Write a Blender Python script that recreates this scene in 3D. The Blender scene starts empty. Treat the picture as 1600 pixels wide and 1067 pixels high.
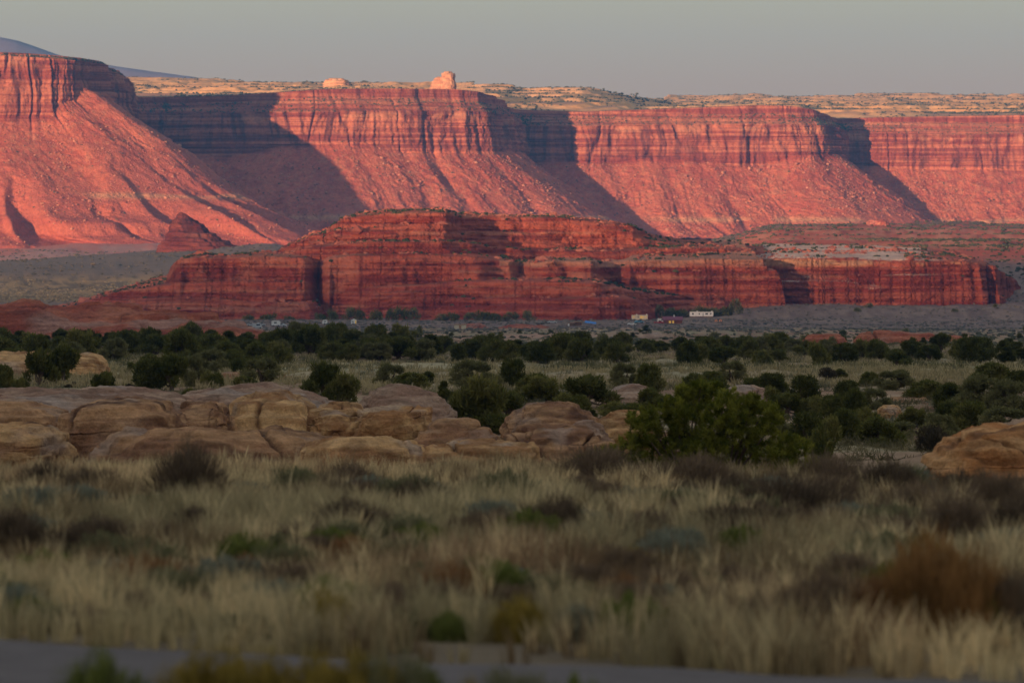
import bpy, math
import numpy as np
R = math.radians
scene = bpy.context.scene
COL = scene.collection
rng = np.random.default_rng(11)

# ------------------------------------------------------------------ camera
LENS, FPX, YH = 200.0, 200.0/36.0*1600.0, 340.0
PITCH = math.atan((533.5-YH)/FPX)
cam_d = bpy.data.cameras.new("camera"); cam = bpy.data.objects.new("camera", cam_d); COL.objects.link(cam)
cam_d.lens = LENS; cam_d.sensor_width = 36.0; cam_d.clip_start = 0.5; cam_d.clip_end = 60000
cam.location = (0, 0, 0); cam.rotation_euler = (math.pi/2-PITCH, 0, 0)
cam_d.dof.use_dof = True; cam_d.dof.focus_distance = 330.0; cam_d.dof.aperture_fstop = 3.5
scene.camera = cam

# ------------------------------------------------------------------ light
SUN_EL, SUN_AZ = R(4.6), R(32.0)           # low sun, behind the camera and to its left
world = bpy.data.worlds.new("World"); scene.world = world; world.use_nodes = True
wn = world.node_tree; wn.nodes.clear()
sky = wn.nodes.new('ShaderNodeTexSky'); sky.sky_type = 'NISHITA'; sky.sun_disc = False
sky.sun_elevation = SUN_EL; sky.sun_rotation = math.pi + SUN_AZ
sky.altitude = 1500; sky.air_density = 1.0; sky.dust_density = 1.2; sky.ozone_density = 3.0
bg = wn.nodes.new('ShaderNodeBackground'); bg.inputs['Strength'].default_value = 0.9
wo = wn.nodes.new('ShaderNodeOutputWorld')
hs = wn.nodes.new('ShaderNodeHueSaturation'); hs.inputs['Saturation'].default_value = .6; hs.inputs['Value'].default_value = .12
wn.links.new(sky.outputs[0], hs.inputs['Color'])
# painted sky gradient: mauve low on the horizon, grey green a few degrees up
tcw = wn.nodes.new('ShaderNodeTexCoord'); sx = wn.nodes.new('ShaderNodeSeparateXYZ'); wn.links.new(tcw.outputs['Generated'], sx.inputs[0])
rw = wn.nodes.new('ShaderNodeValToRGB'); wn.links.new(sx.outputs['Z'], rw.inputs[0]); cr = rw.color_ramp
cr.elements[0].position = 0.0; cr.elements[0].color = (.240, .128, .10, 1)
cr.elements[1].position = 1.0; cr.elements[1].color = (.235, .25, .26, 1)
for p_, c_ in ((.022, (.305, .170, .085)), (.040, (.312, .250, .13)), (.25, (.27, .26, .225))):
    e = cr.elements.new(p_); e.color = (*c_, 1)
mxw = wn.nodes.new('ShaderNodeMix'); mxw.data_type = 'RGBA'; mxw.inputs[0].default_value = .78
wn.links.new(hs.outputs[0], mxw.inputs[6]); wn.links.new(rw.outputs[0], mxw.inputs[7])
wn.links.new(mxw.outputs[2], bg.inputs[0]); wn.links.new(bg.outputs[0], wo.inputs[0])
sun_d = bpy.data.lights.new("sun", 'SUN'); sun = bpy.data.objects.new("sun", sun_d); COL.objects.link(sun)
sun_d.energy = 5.0; sun_d.angle = R(0.53); sun_d.color = (1.0, 0.60, 0.38)
from mathutils import Vector
to_sun = Vector((-math.sin(SUN_AZ)*math.cos(SUN_EL), -math.cos(SUN_AZ)*math.cos(SUN_EL), math.sin(SUN_EL)))
sun.rotation_euler = to_sun.to_track_quat('Z', 'Y').to_euler()
sun.location = (-200, -300, 300)
scene.view_settings.view_transform = 'Standard'; scene.view_settings.look = 'None'
scene.view_settings.exposure = 1.0; scene.view_settings.gamma = 1.0
cy = scene.cycles
cy.use_denoising = True; cy.max_bounces = 4; cy.diffuse_bounces = 3; cy.glossy_bounces = 1
cy.transmission_bounces = 2; cy.volume_bounces = 1; cy.transparent_max_bounces = 6
cy.use_adaptive_sampling = True; cy.adaptive_threshold = 0.01

# ------------------------------------------------------------------ helpers
SP, CP = math.sin(PITCH), math.cos(PITCH)
def at(px, py, d):
    """world point at distance d (along +Y) that stands at pixel (px,py) of the 1600x1067 photograph"""
    v = (533.5-py)/FPX; yy = CP+v*SP; zz = -SP+v*CP; k = d/yy
    return np.array([k*(px-800)/FPX, d, k*zz])
def zat(py, d):
    v = (533.5-np.asarray(py, float))/FPX; return d*(-SP+v*CP)/(CP+v*SP)
def xat(px, d): return (np.asarray(px, float)-800)*d/FPX
def to_px(p):
    x, y, z = p; f = y*CP-z*SP; u = y*SP+z*CP
    return 800+FPX*x/f, 533.5-FPX*u/f

M32 = np.uint32
def _h(ix, iy, iz, seed):
    with np.errstate(over='ignore'):
        h = (ix.astype(M32)*M32(374761393) + iy.astype(M32)*M32(668265263) + iz.astype(M32)*M32(2147483647-1274126177) + M32((seed*1013904223) & 0xffffffff))
        h = (h ^ (h >> M32(13)))*M32(1274126177); h = h ^ (h >> M32(16)); h = h*M32(2246822519); h ^= h >> M32(15)
    return h.astype(np.float32)*np.float32(1/4294967296.0)
def n3(x, y, z, seed=0):
    """value noise, -1..1"""
    x, y, z = np.broadcast_arrays(np.asarray(x, np.float32), np.asarray(y, np.float32), np.asarray(z, np.float32))
    fx, fy, fz = np.floor(x), np.floor(y), np.floor(z)
    ix, iy, iz = fx.astype(np.int32), fy.astype(np.int32), fz.astype(np.int32)
    x = x-fx; y = y-fy; z = z-fz
    x = x*x*(3-2*x); y = y*y*(3-2*y); z = z*z*(3-2*z)
    r = 0
    for a in (0, 1):
        for b in (0, 1):
            for c in (0, 1):
                w = (x if a else 1-x)*(y if b else 1-y)*(z if c else 1-z)
                r = r + w*_h(ix+a, iy+b, iz+c, seed)
    return r*2-1
def n2(x, y, seed=0):
    x, y = np.broadcast_arrays(np.asarray(x, np.float32), np.asarray(y, np.float32))
    fx, fy = np.floor(x), np.floor(y); ix, iy = fx.astype(np.int32), fy.astype(np.int32)
    x = x-fx; y = y-fy; x = x*x*(3-2*x); y = y*y*(3-2*y); iz = np.zeros_like(ix)
    r = 0
    for a in (0, 1):
        for b in (0, 1):
            r = r + (x if a else 1-x)*(y if b else 1-y)*_h(ix+a, iy+b, iz, seed)
    return r*2-1
def fb2(x, y, o=4, seed=0, g=.5):
    r = 0; a = 1; t = 0
    for i in range(o):
        r = r+a*n2(x, y, seed+i*17); t += a; a *= g; x = np.asarray(x)*2.03+3.1; y = np.asarray(y)*2.03+1.7
    return r/t*1.5
def fb3(x, y, z, o=4, seed=0, g=.5):
    r = 0; a = 1; t = 0
    for i in range(o):
        r = r+a*n3(x, y, z, seed+i*17); t += a; a *= g
        x = np.asarray(x)*2.03+3.1; y = np.asarray(y)*2.03+1.7; z = np.asarray(z)*2.03+5.3
    return r/t*1.5
def sstep(a, b, x):
    t = np.clip((x-a)/(b-a), 0, 1); return t*t*(3-2*t)
def mix(a, b, t): return a*(1-t)+b*t
def cmix(c1, c2, t):
    t = np.asarray(t)[..., None]; return np.asarray(c1)*(1-t)+np.asarray(c2)*t

def tag(o, label=None, cat=None, group=None, kind=None):
    if label: o['label'] = label
    if cat: o['category'] = cat
    if group: o['group'] = group
    if kind: o['kind'] = kind
    return o
def mesh_np(name, V, F, mats, col=None, parent=None, smooth=True, midx=None, link=True):
    """V (n,3), F (m,k) uniform polygons"""
    V = np.ascontiguousarray(V, np.float32).reshape(-1, 3); F = np.ascontiguousarray(F, np.int32)
    me = bpy.data.meshes.new(name); k = F.shape[1]
    me.vertices.add(len(V)); me.vertices.foreach_set('co', V.ravel())
    me.loops.add(F.size); me.loops.foreach_set('vertex_index', F.ravel())
    me.polygons.add(len(F)); me.polygons.foreach_set('loop_start', np.arange(0, F.size, k, dtype=np.int32))
    me.polygons.foreach_set('use_smooth', np.full(len(F), smooth))
    for m in (mats if isinstance(mats, (list, tuple)) else [mats]): me.materials.append(m)
    if midx is not None: me.polygons.foreach_set('material_index', np.asarray(midx, np.int32))
    if col is not None:
        a = me.color_attributes.new('Col', 'FLOAT_COLOR', 'POINT')
        c = np.ones((len(V), 4), np.float32); c[:, :3] = np.clip(np.asarray(col, np.float32).reshape(-1, 3), 0, 1)
        a.data.foreach_set('color', c.ravel())
    me.update(calc_edges=True)
    if not link: return me
    o = bpy.data.objects.new(name, me); COL.objects.link(o)
    if parent: o.parent = parent
    return o
def grid_faces(n, m, wrap=False):
    i = np.arange(n-1)[:, None]; j = np.arange(m if wrap else m-1)[None, :]; j2 = (j+1) % m
    return np.stack([i*m+j, i*m+j2, (i+1)*m+j2, (i+1)*m+j], -1).reshape(-1, 4)
def grid_mesh(name, V, mat, col=None, wrap=False, flip=False, **k):
    n, m = V.shape[:2]; F = grid_faces(n, m, wrap)
    if flip: F = F[:, ::-1]
    return mesh_np(name, V.reshape(-1, 3), F, mat, None if col is None else col.reshape(-1, 3), **k)

def leaf_mat(name, t=.4, noise=.2):
    m = bpy.data.materials.new(name); m.use_nodes = True; nt = m.node_tree; N, L = nt.nodes, nt.links; N.remove(N['Principled BSDF'])
    c = N.new('ShaderNodeAttribute'); c.attribute_name = 'Col'; tc = N.new('ShaderNodeTexCoord'); tx = N.new('ShaderNodeTexNoise'); tx.inputs['Scale'].default_value = 3; L.new(tc.outputs['Object'], tx.inputs['Vector'])
    mr = N.new('ShaderNodeMapRange'); mr.inputs[1].default_value = .3; mr.inputs[2].default_value = .7; mr.inputs[3].default_value = 1-noise; mr.inputs[4].default_value = 1+noise; L.new(tx.outputs[0], mr.inputs[0])
    mx = N.new('ShaderNodeMix'); mx.data_type = 'RGBA'; mx.blend_type = 'MULTIPLY'; mx.inputs[0].default_value = 1; L.new(c.outputs['Color'], mx.inputs[6]); L.new(mr.outputs[0], mx.inputs[7])
    d, t_, a = N.new('ShaderNodeBsdfDiffuse'), N.new('ShaderNodeBsdfTranslucent'), N.new('ShaderNodeMixShader'); a.inputs[0].default_value = t
    L.new(mx.outputs[2], d.inputs[0]); L.new(mx.outputs[2], t_.inputs[0]); L.new(d.outputs[0], a.inputs[1]); L.new(t_.outputs[0], a.inputs[2]); L.new(a.outputs[0], N['Material Output'].inputs[0]); return m
def mk_mat(name, color=None, rough=.95, noise=(), bump=None, spec=.15, emit=None, subsurf=None, metal=0):
    """colour from the Col attribute (color None) or a flat colour; noise = [(scale, amount)] multiplies it; bump = (scale, distance)"""
    m = bpy.data.materials.new(name); m.use_nodes = True; nt = m.node_tree; N, L = nt.nodes, nt.links
    b = N['Principled BSDF']; b.inputs['Roughness'].default_value = rough; b.inputs['Metallic'].default_value = metal
    b.inputs['Specular IOR Level'].default_value = spec
    tc = N.new('ShaderNodeTexCoord')
    if color is None:
        c = N.new('ShaderNodeAttribute'); c.attribute_name = 'Col'; out = c.outputs['Color']
    else:
        c = N.new('ShaderNodeRGB'); c.outputs[0].default_value = (*color, 1); out = c.outputs[0]
    for k, (sc, am) in enumerate(noise):
        t = N.new('ShaderNodeTexNoise'); t.inputs['Scale'].default_value = sc if not isinstance(sc, tuple) else 1
        t.inputs['Detail'].default_value = 5; t.inputs['Roughness'].default_value = .65
        if isinstance(sc, tuple):
            mp = N.new('ShaderNodeMapping'); mp.inputs['Scale'].default_value = sc
            L.new(tc.outputs['Object'], mp.inputs[0]); L.new(mp.outputs[0], t.inputs['Vector'])
        else: L.new(tc.outputs['Object'], t.inputs['Vector'])
        mr = N.new('ShaderNodeMapRange'); mr.inputs[1].default_value = .3; mr.inputs[2].default_value = .7
        mr.inputs[3].default_value = 1-am; mr.inputs[4].default_value = 1+am; L.new(t.outputs[0], mr.inputs[0])
        mx = N.new('ShaderNodeMix'); mx.data_type = 'RGBA'; mx.blend_type = 'MULTIPLY'; mx.inputs[0].default_value = 1
        L.new(out, mx.inputs[6]); L.new(mr.outputs[0], mx.inputs[7]); out = mx.outputs[2]
    L.new(out, b.inputs['Base Color'])
    if bump:
        sc, dist = bump
        t = N.new('ShaderNodeTexNoise'); t.inputs['Detail'].default_value = 8; t.inputs['Roughness'].default_value = .6
        if isinstance(sc, tuple):
            t.inputs['Scale'].default_value = 1; mp = N.new('ShaderNodeMapping'); mp.inputs['Scale'].default_value = sc
            L.new(tc.outputs['Object'], mp.inputs[0]); L.new(mp.outputs[0], t.inputs['Vector'])
        else:
            t.inputs['Scale'].default_value = sc; L.new(tc.outputs['Object'], t.inputs['Vector'])
        bp = N.new('ShaderNodeBump'); bp.inputs['Strength'].default_value = 1; bp.inputs['Distance'].default_value = dist
        L.new(t.outputs[0], bp.inputs['Height']); L.new(bp.outputs[0], b.inputs['Normal'])
    if emit:
        b.inputs['Emission Color'].default_value = (*emit[:3], 1); b.inputs['Emission Strength'].default_value = emit[3]
    return m

# ------------------------------------------------------------------ ground
GD = np.array([1, 15, 30, 43, 60, 80, 100, 114, 122, 134, 150, 250, 300, 350, 450, 550, 700, 900, 1200, 1600, 2000, 2500, 2900, 3000])
GZ = np.array([-1.75, -2.3, -3.0, -3.18, -3.62, -4.15, -4.82, -5.22, -5.9, -7.3, -8.3, -9.2, -9.7, -10.6, -12.5, -14.2, -16.8, -20.5, -26, -33.5, -41, -50.2, -54.2, -54.8])
FD = np.array([3000, 3100, 3250, 3500, 3700, 4200, 4700, 5000, 5300, 5700, 6500, 9000, 14000])
FZL = np.array([-54.8, -54.2, -53, -52, -51.5, -50, -44, -41, -34, -28, -38, -38, -38])
FZM = np.array([-54.8, -54.2, -53, -52, -50, -45, -38, -36, -34, -32, -30, -38, -38])
FZR = np.array([-54.8, -50.5, -47.2, -30, -20.5, -12, -7.5, -6.5, -13, -24, -30, -38, -38])
def terr(z, P, k=.75):
    f = np.floor(z/P); t = z/P-f; return (f+mix(t, sstep(.35, .65, t), k))*P
def ground_z(x, y, fine=True):
    x = np.asarray(x, float); y = np.asarray(y, float)
    r = np.hypot(x, y); d = np.where(y > 0, np.maximum(y, r*.6), r)
    u = np.clip(800+FPX*x/np.maximum(d, 1), -900, 2500)
    z = np.interp(d, GD, GZ)
    fl = np.interp(d, FD, FZL); fm = np.interp(d, FD, FZM); fr = np.interp(d, FD, FZR)
    wl = 1-sstep(240, 460, u); wr = sstep(1020, 1230, u)
    far = fm*(1-wl)*(1-wr)+fl*wl+fr*wr
    # hill crest left of the cone
    hump = np.interp(u, [-900, 0, 250, 420, 700], [11, 9, 17, 15, 0])*np.exp(-((d-4650)/330)**2)
    far = far+hump
    z = np.where(d > 3000, far, z)
    # the foreground crest drops a little to the right
    z = z - .00055*np.clip(u-900, 0, 900)*np.exp(-((d-118)/26)**2)
    z = z+np.where(d > 400, 1, 0)*fb2(x/190, y/260, 4, 5)*np.interp(d, [400, 1200, 3000, 9000], [0, 1.1, 2.0, 6.0])
    z = z+fb2(x/14, y/18, 3, 9)*np.interp(d, [1, 40, 60, 110, 200, 800, 2500], [.05, .05, .16, .2, .45, .7, .8])
    # ledgy plateau on the right
    pl = sstep(3600, 3750, d)*(1-sstep(5300, 5600, d))*wr
    z = mix(z, terr(z+fb2(x/60, y/60, 3, 31)*2.2, 3.1), pl*.9)
    if fine: z = z+fb2(x/2.2, y/2.6, 2, 19)*np.interp(d, [1, 30, 46, 60, 2000], [.01, .015, .05, .09, .3])
    # road: a flat graded strip
    return z
def road_edge(x):  # distance of the road's far edge
    return 42.3-.62*(np.asarray(x)+3.9)+.2*np.sin(np.asarray(x)*1.1)+.12*np.sin(np.asarray(x)*2.7)
th_f = np.linspace(R(-9.5), R(9.5), 640); th_c = np.linspace(R(9.5), R(350.5), 90)[1:-1]
TH = np.concatenate([th_f, th_c]); RR = np.concatenate([np.geomspace(1.2, 400, 330)[:-1], np.geomspace(400, 14000, 470)])
rr, tt = np.meshgrid(RR, TH, indexing='ij'); gx = rr*np.sin(tt); gy = rr*np.cos(tt)
gz = ground_z(gx, gy); gd = gy; gu = np.clip(800+FPX*gx/np.maximum(rr, 1), -900, 2500)
a1 = fb2(gx/9, gy/22, 4, 71); a2 = fb2(gx/60, gy/140, 4, 81); a3 = fb2(gx/2.5, gy/4, 3, 91)
soil = cmix((.24, .13, .085), (.36, .25, .165), sstep(-.5, .6, a1))
c = cmix(soil, (.27, .235, .14), sstep(-.15, .5, a3)*.8)
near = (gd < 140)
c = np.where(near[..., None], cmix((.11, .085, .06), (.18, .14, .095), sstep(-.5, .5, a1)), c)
# meadow strips
mead = np.exp(-((gd-480)/90)**2)
c = cmix(c, cmix((.42, .37, .22), (.33, .30, .19), sstep(-.4, .4, a3)), np.clip(mead*1.1-.3*sstep(0, .6, a2), 0, 1))
# pinkish soils and slickrock pavements
c = cmix(c, (.42, .24, .17), sstep(.1, .5, a2+.25*a1)*sstep(900, 1300, gd)*(1-sstep(1900, 2300, gd)))
vb = sstep(2100, 2500, gd)
c = cmix(c, cmix((.16, .105, .09), (.26, .18, .14), sstep(-.5, .6, a1*.6+a3*.5)), vb)
lft = sstep(3300, 3600, gd)*(1-sstep(260, 490, gu))
val = cmix((.33, .215, .10), (.15, .105, .06), sstep(-.3, .4, a1+.5*a3))
c = cmix(c, val, lft*(1-sstep(4250, 4450, gd)))
c = cmix(c, (.15, .12, .09), lft*sstep(4250, 4450, gd)*(1-sstep(4900, 5100, gd))*.9)
c = cmix(c, cmix((.40, .22, .18), (.46, .17, .12), sstep(-.3, .4, a2+.6*a1)), lft*sstep(4900, 5100, gd))
rgt = sstep(3450, 3650, gd)*sstep(1000, 1180, gu)
strat = n2(gz/1.1, gx/300, 5)
c = cmix(c, cmix((.42, .09, .05), (.50, .19, .11), sstep(-.1, .6, strat+.9*a1)), rgt)
c = cmix(c, (.12, .10, .07), rgt*sstep(4550, 4750, gd)*sstep(-.3, .1, a1)*.8)
M_ground = mk_mat('ground_soil', noise=[(.9, .22), (.07, .12)], bump=(1.6, .25))
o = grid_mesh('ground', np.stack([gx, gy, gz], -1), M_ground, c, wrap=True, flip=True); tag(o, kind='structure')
# the road sheet
xs = np.linspace(-14, 14, 200); vv = np.linspace(0, 1, 40)
xg, vg = np.meshgrid(xs, vv, indexing='ij'); yf = road_edge(xg); yn = yf-7.5
yg = mix(yn, yf, vg); zg = np.interp(yg, GD, GZ)+fb2(xg/14, yg/18, 3, 9)*.05+.10-.05*np.abs(vg*2-1)**6+.012*fb2(xg/1.2, yg/.8, 3, 44)
M_road = mk_mat('road_gravel', (.14, .125, .13), noise=[(3, .16), ((.3, 2.5, 1), .12), (40, .12)], bump=(25, .02))
o = grid_mesh('road', np.stack([xg, yg, zg], -1), M_road); tag(o, kind='structure')

# ------------------------------------------------------------------ mesas: one long stepped escarpment
# rim control points: px, d, y of rim top, foot of rim ledge, top of main cliff, foot of main cliff, foot of talus; gully strength
RIM = [
 (-900, 5900, 88, 90, 93, 190, 392, .8), (-400, 5870, 86, 88, 91, 190, 392, 1), (-120, 5850, 84, 86, 90, 186, 392, 1), (0, 5845, 82, 84, 88, 184, 392, 1), (50, 5850, 84, 86, 90, 182, 392, 1),
 (95, 5868, 88, 90, 94, 160, 392, 1), (125, 5895, 91, 93, 97, 142, 392, 1), (146, 5925, 95, 97, 101, 158, 392, .9), (166, 5985, 106, 109, 114, 178, 390, .5),
 (184, 6080, 112, 116, 124, 188, 380, .3), (190, 6170, 130, 136, 150, 200, 370, .2), (175, 6225, 150, 160, 175, 236, 370, .2), (205, 6215, 152, 162, 177, 240, 370, .2),
 (260, 6240, 152, 162, 178, 240, 370, .2), (350, 6196, 150, 162, 178, 240, 370, .2), (430, 6186, 145, 158, 176, 236, 372, .2), (500, 6188, 140, 152, 176, 228, 372, .25),
 (560, 6202, 139, 152, 175, 226, 372, .25), (640, 6222, 139, 153, 173, 236, 372, .25), (715, 6246, 140, 158, 174, 236, 372, .25), (752, 6266, 144, 160, 176, 236, 372, .25),
 (772, 6310, 150, 166, 182, 238, 372, .2), (786, 6360, 158, 170, 186, 240, 370, .15), (784, 6400, 164, 174, 190, 246, 368, .1), (810, 6434, 172, 180, 198, 256, 366, .1),
 (905, 6428, 175, 182, 198, 254, 366, .1), (1000, 6442, 172, 180, 196, 256, 366, .15), (1100, 6458, 168, 180, 196, 252, 366, .15), (1180, 6470, 165, 178, 194, 252, 366, .15),
 (1240, 6476, 166, 180, 195, 236, 366, .15), (1275, 6490, 172, 184, 197, 244, 366, .15), (1292, 6520, 180, 188, 200, 252, 366, .1), (1298, 6560, 184, 192, 204, 258, 364, .1),
 (1308, 6596, 186, 194, 206, 264, 364, .1), (1370, 6592, 184, 192, 210, 264, 362, .1), (1470, 6600, 182, 192, 211, 262, 362, .1), (1600, 6606, 180, 192, 211, 263, 362, .1), (1900, 6620, 180, 192, 211, 262, 362, .1), (2500, 6640, 180, 192, 211, 262, 362, .1)]
RIM = np.array(RIM, float)
rx = xat(RIM[:, 0], RIM[:, 1]); ry = RIM[:, 1]
kn = np.concatenate([[0], np.cumsum(np.hypot(np.diff(rx), np.diff(ry)))])
fs = np.arange(0, kn[-1], 1.0)
def smooth(a, w):
    k = np.hanning(w*2+1); k /= k.sum(); return np.convolve(np.pad(a, w, 'edge'), k, 'valid')
px_, py_ = smooth(np.interp(fs, kn, rx), 14), smooth(np.interp(fs, kn, ry), 14)
nw = 6*fb2(fs/90, fs*0, 3, 3)*.6
tx, ty = np.gradient(px_), np.gradient(py_); tx, ty = smooth(tx, 18), smooth(ty, 18); l = np.hypot(tx, ty); tx /= l; ty /= l
ang = np.unwrap(np.arctan2(ty, tx)); curv = np.abs(np.gradient(ang))
dens = 1/1.35+np.minimum(curv*70, 3.5)
vis = sstep(-330, -200, 800+FPX*px_/py_)*(1-sstep(1750, 1900, 800+FPX*px_/py_)); dens = dens*mix(.25, 1, vis)
cd = np.concatenate([[0], np.cumsum(dens)[:-1]]); ns = int(cd[-1])
S = np.interp(np.arange(ns), cd, fs)
X0, Y0 = np.interp(S, fs, px_+nw*ty), np.interp(S, fs, py_-nw*tx); TX, TY = np.interp(S, fs, tx), np.interp(S, fs, ty)
l = np.hypot(TX, TY); NX, NY = TY/l, -TX/l                    # outward: towards the camera and right
K = [smooth(np.interp(fs, kn, zat(RIM[:, i], ry)), 16) for i in range(2, 7)]
zt, zb, zc, zd, ze = [np.interp(S, fs, k) for k in K]; gul = np.interp(S, kn, RIM[:, 7])
zd = zd+5*n2(S/55, 0, 8)+3*n2(S/17, 0, 9)
A = np.concatenate([np.linspace(-14, 0, 6)[:-1]*0, np.zeros(0)])
rows = []
def seg(n, o0, o1, z0, z1, kind, f=lambda t: t):
    for i in range(n):
        t = i/n; rows.append((o0+(o1-o0)*t, z0+(z1-z0)*f(t), kind, t))
one = np.ones(ns)
big = sstep(100, 40, zb*0+zt-zc) # unused scale
seg(6, -16*one, 0*one, zt+.6, zt, 0)
seg(12, 0*one, 2.5*one, zt, zb, 1)
seg(26, 2.5*one, 2.5+np.maximum(zb-zc, .5)*1.1, zb, zc, 2)
o1 = 2.5+np.maximum(zb-zc, .5)*1.1
seg(74, o1, o1+(zc-zd)*.14, zc, zd, 3)
o2 = o1+(zc-zd)*.14; W = (zd-ze)*1.78
for i in range(150):
    t = i/149; ff = 1-(1-t)**1.22
    rows.append((o2+W*t, zd+(ze-4-zd)*ff, 4, t))
OFF = np.array([r[0] for r in rows]); ZZ = np.array([r[1] for r in rows]); KD = np.array([r[2] for r in rows])[:, None]*np.ones(ns)[None]; TT = np.array([r[3] for r in rows])[:, None]*one[None]
SS = np.broadcast_to(S[None], OFF.shape)
x = X0+NX*OFF; y = Y0+NY*OFF; z = ZZ.copy()
# columns and cracks on the cliffs
wS = SS+4*n2(SS/30, z/40, 21)
rid = lambda a: 1-2*np.abs(a)
c1 = rid(n2(wS/42, z/260, 22)); c2 = rid(n2(wS/15, z/120, 23)); c3 = n2(wS/5, z/30, 24); c4 = n2(wS/2.2, z/6, 25)
crack = np.exp(-(n2(wS/19, z/200, 26)/.07)**2)
bed = n2(z/3.2, wS/120, 27)+.6*n2(z/1.3, wS/60, 28)
m1big = 1-sstep(560, 700, kn[10]*0+SS-kn[9]+600)
cl = (3.9*c1*mix(1, 1.5, gul[None])+1.9*c2+1.3*c3+.9*c4-1.4*np.exp(-(n2(wS/7, z/60, 98)/.09)**2)-3.2*crack*mix(1, 2.2, gul[None])+1.7*bed)
cl_w = np.where(KD == 1, .5, np.where(KD == 2, .45, np.where(KD == 3, 1, 0)))
cl_w = np.where(KD == 4, np.exp(-TT*14), cl_w); cl_w = np.where(KD == 0, .3*np.clip((OFF+16)/16, 0, 1), cl_w)
alc = np.where(KD == 3, 1, 0)
ledge = np.where(KD == 2, 1, 0)*(2.2*n2(z/1.7, wS/70, 33))
disp = cl*cl_w+ledge
# talus ribs and gullies
g = gul[None]
q = wS+9*n2(wS/45, TT*3, 41)-34*TT*g
wt = sstep(0, .25, TT)*np.where(KD == 4, 1, 0)
r1 = rid(n2(q/mix(33, 26, g), TT*1.3, 42)); r2 = rid(n2(q/10, TT*3, 43)); 
fine = fb3(x/7, y/7, z/7, 3, 44)
low = sstep(.45, .9, TT)
talus = wt*(mix(1.8, 8.0, g)*r1*(1+1.2*low*g)+(.8+1.2*low*g)*r2)
gcut = np.exp(-(n2(q/34, TT*.8, 47)/.24)**2)*wt*(g*24*sstep(.3, .8, TT)+1.5)+np.exp(-(n2(q/15, TT*1.3, 49)/.2)**2)*wt*(g*12*sstep(.45, .8, TT)+.9)
# eroded fins along the foot of the left mesa, steep on their right sides
fq = (wS-20*TT+5*n2(wS/30, TT*2, 121))/21+.45*n2(wS/33, 0, 122); fsaw = fq-np.floor(fq); fin = np.where(fsaw < .8, fsaw/.8, (1-fsaw)/.2)-.5
famp = sstep(.1, .8, .55+.8*n2(wS/38, 5, 123)); talus = talus+g*wt*sstep(.52, .68, TT)*(1-.5*sstep(.85, .97, TT))*17*fin*famp+g*wt*sstep(.25, .5, TT)*(1-sstep(.6, .8, TT))*6*(fin)*famp
disp = disp+talus-gcut+wt*(1.2*rid(n2(q/4.6, TT*4, 111))*sstep(-.2, .5, n2(q/25, TT*5, 113))+.9*n2(q/2.2, TT*30, 112))
lump = np.maximum(fb3(x/5, y/5, z/5, 3, 96), .1)*3*sstep(-.3, .5, n2(wS/40, TT*5, 97))*wt
x = x+NX*(disp+lump); y = y+NY*(disp+lump)
z = z+np.where(KD == 4, fine*.9+.5*fb3(x/2.2, y/2.2, z/2.2, 2, 45), 0)*sstep(0, .04, TT)
bandz = mix(-8, 4, n2(S/80, 0, 48)*.5+.5)[None]
bw = np.exp(-((z-(-9))/5.0)**2)*g*np.where(KD == 4, 1, 0)
ztv = z-3+4*n2(wS/60, 0, 91)
z_b = terr(ztv, 26, .62)-ztv+z
z = mix(z, z_b, np.clip(g*sstep(.55, .7, TT)*sstep(-.3, .3, n2(wS/70, 2, 92)+.2), 0, 1)*.6*np.where(KD == 4, 1, 0))
# colour
cn = fb2(wS/6, z/40, 4, 51); st = 1.2*n2(z/2.6, wS/160, 52)+.8*n2(z/1.1, wS/90, 53)
cc = cmix((.27, .08, .055), (.50, .22, .14), sstep(-.6, .7, st+.45*cn))
cc = cmix(cc, (.15, .06, .055), sstep(.05, .6, fb2(wS/3.5, z/55, 4, 54)-.15)*.8*(KD == 3))
# bleached top band of the main cliff, in patches
cb = np.exp(-((z-(zc[None]-5))/5)**2)*sstep(-.2, .5, n2(wS/35, 0, 55)+.5*n2(wS/6, z/5, 59))*(KD == 3)
cc = cmix(cc, (.60, .33, .21), np.clip(cb, 0, 1)*.8)
cc = cmix(cc, cmix((.36, .13, .085), (.45, .22, .14), sstep(-.4, .5, st)), 1.0*(KD == 2))
tc1 = cmix((.40, .135, .09), (.50, .20, .13), sstep(-.5, .5, fine+.6*fb2(q/20, TT*4, 2, 56)))
tc1 = cmix(tc1, (.42, .27, .18), sstep(.2, .6, fb3(x/4, y/4, z/4, 3, 57))*.45*(1-low*.5))
redb = sstep(.25, .55, TT+.12*n2(q/30, 0, 60))*g
tc1 = cmix(tc1, (.43, .16, .125), redb*.75)
pale = np.exp(-((z-mix(-7, 22, np.clip(g, 0, 1)))/3.2)**2)*sstep(-.1, .4, n2(wS/30, z/9, 58)+.2)
tc1 = cmix(tc1, (.53, .42, .29), pale*.7)
tc1 = cmix(tc1, cmix((.36, .12, .10), (.45, .18, .13), sstep(-.3, .3, st)), (low*g)*.6)
cc = cmix(cc, tc1, np.where(KD == 4, sstep(0, .05, TT+.02*cn), 0))
cc = cmix(cc, (.2, .15, .09), 1.0*(KD == 0)*(OFF < -3))
cc = np.where((KD == 4)[..., None], cc*np.array([.87, .63, .50]), cc*np.array([.74, .58, .48]))
M_mesa = mk_mat('mesa_rock', noise=[(.35, .26), (.07, .14)], bump=(.4, 1.7))
mesa = grid_mesh('mesa', np.stack([x, y, z], -1), M_mesa, cc, flip=True); tag(mesa, kind='structure')
MX, MY, MZ, MK, MT, MG = x, y, z, KD, TT, np.broadcast_to(g, KD.shape)

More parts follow.
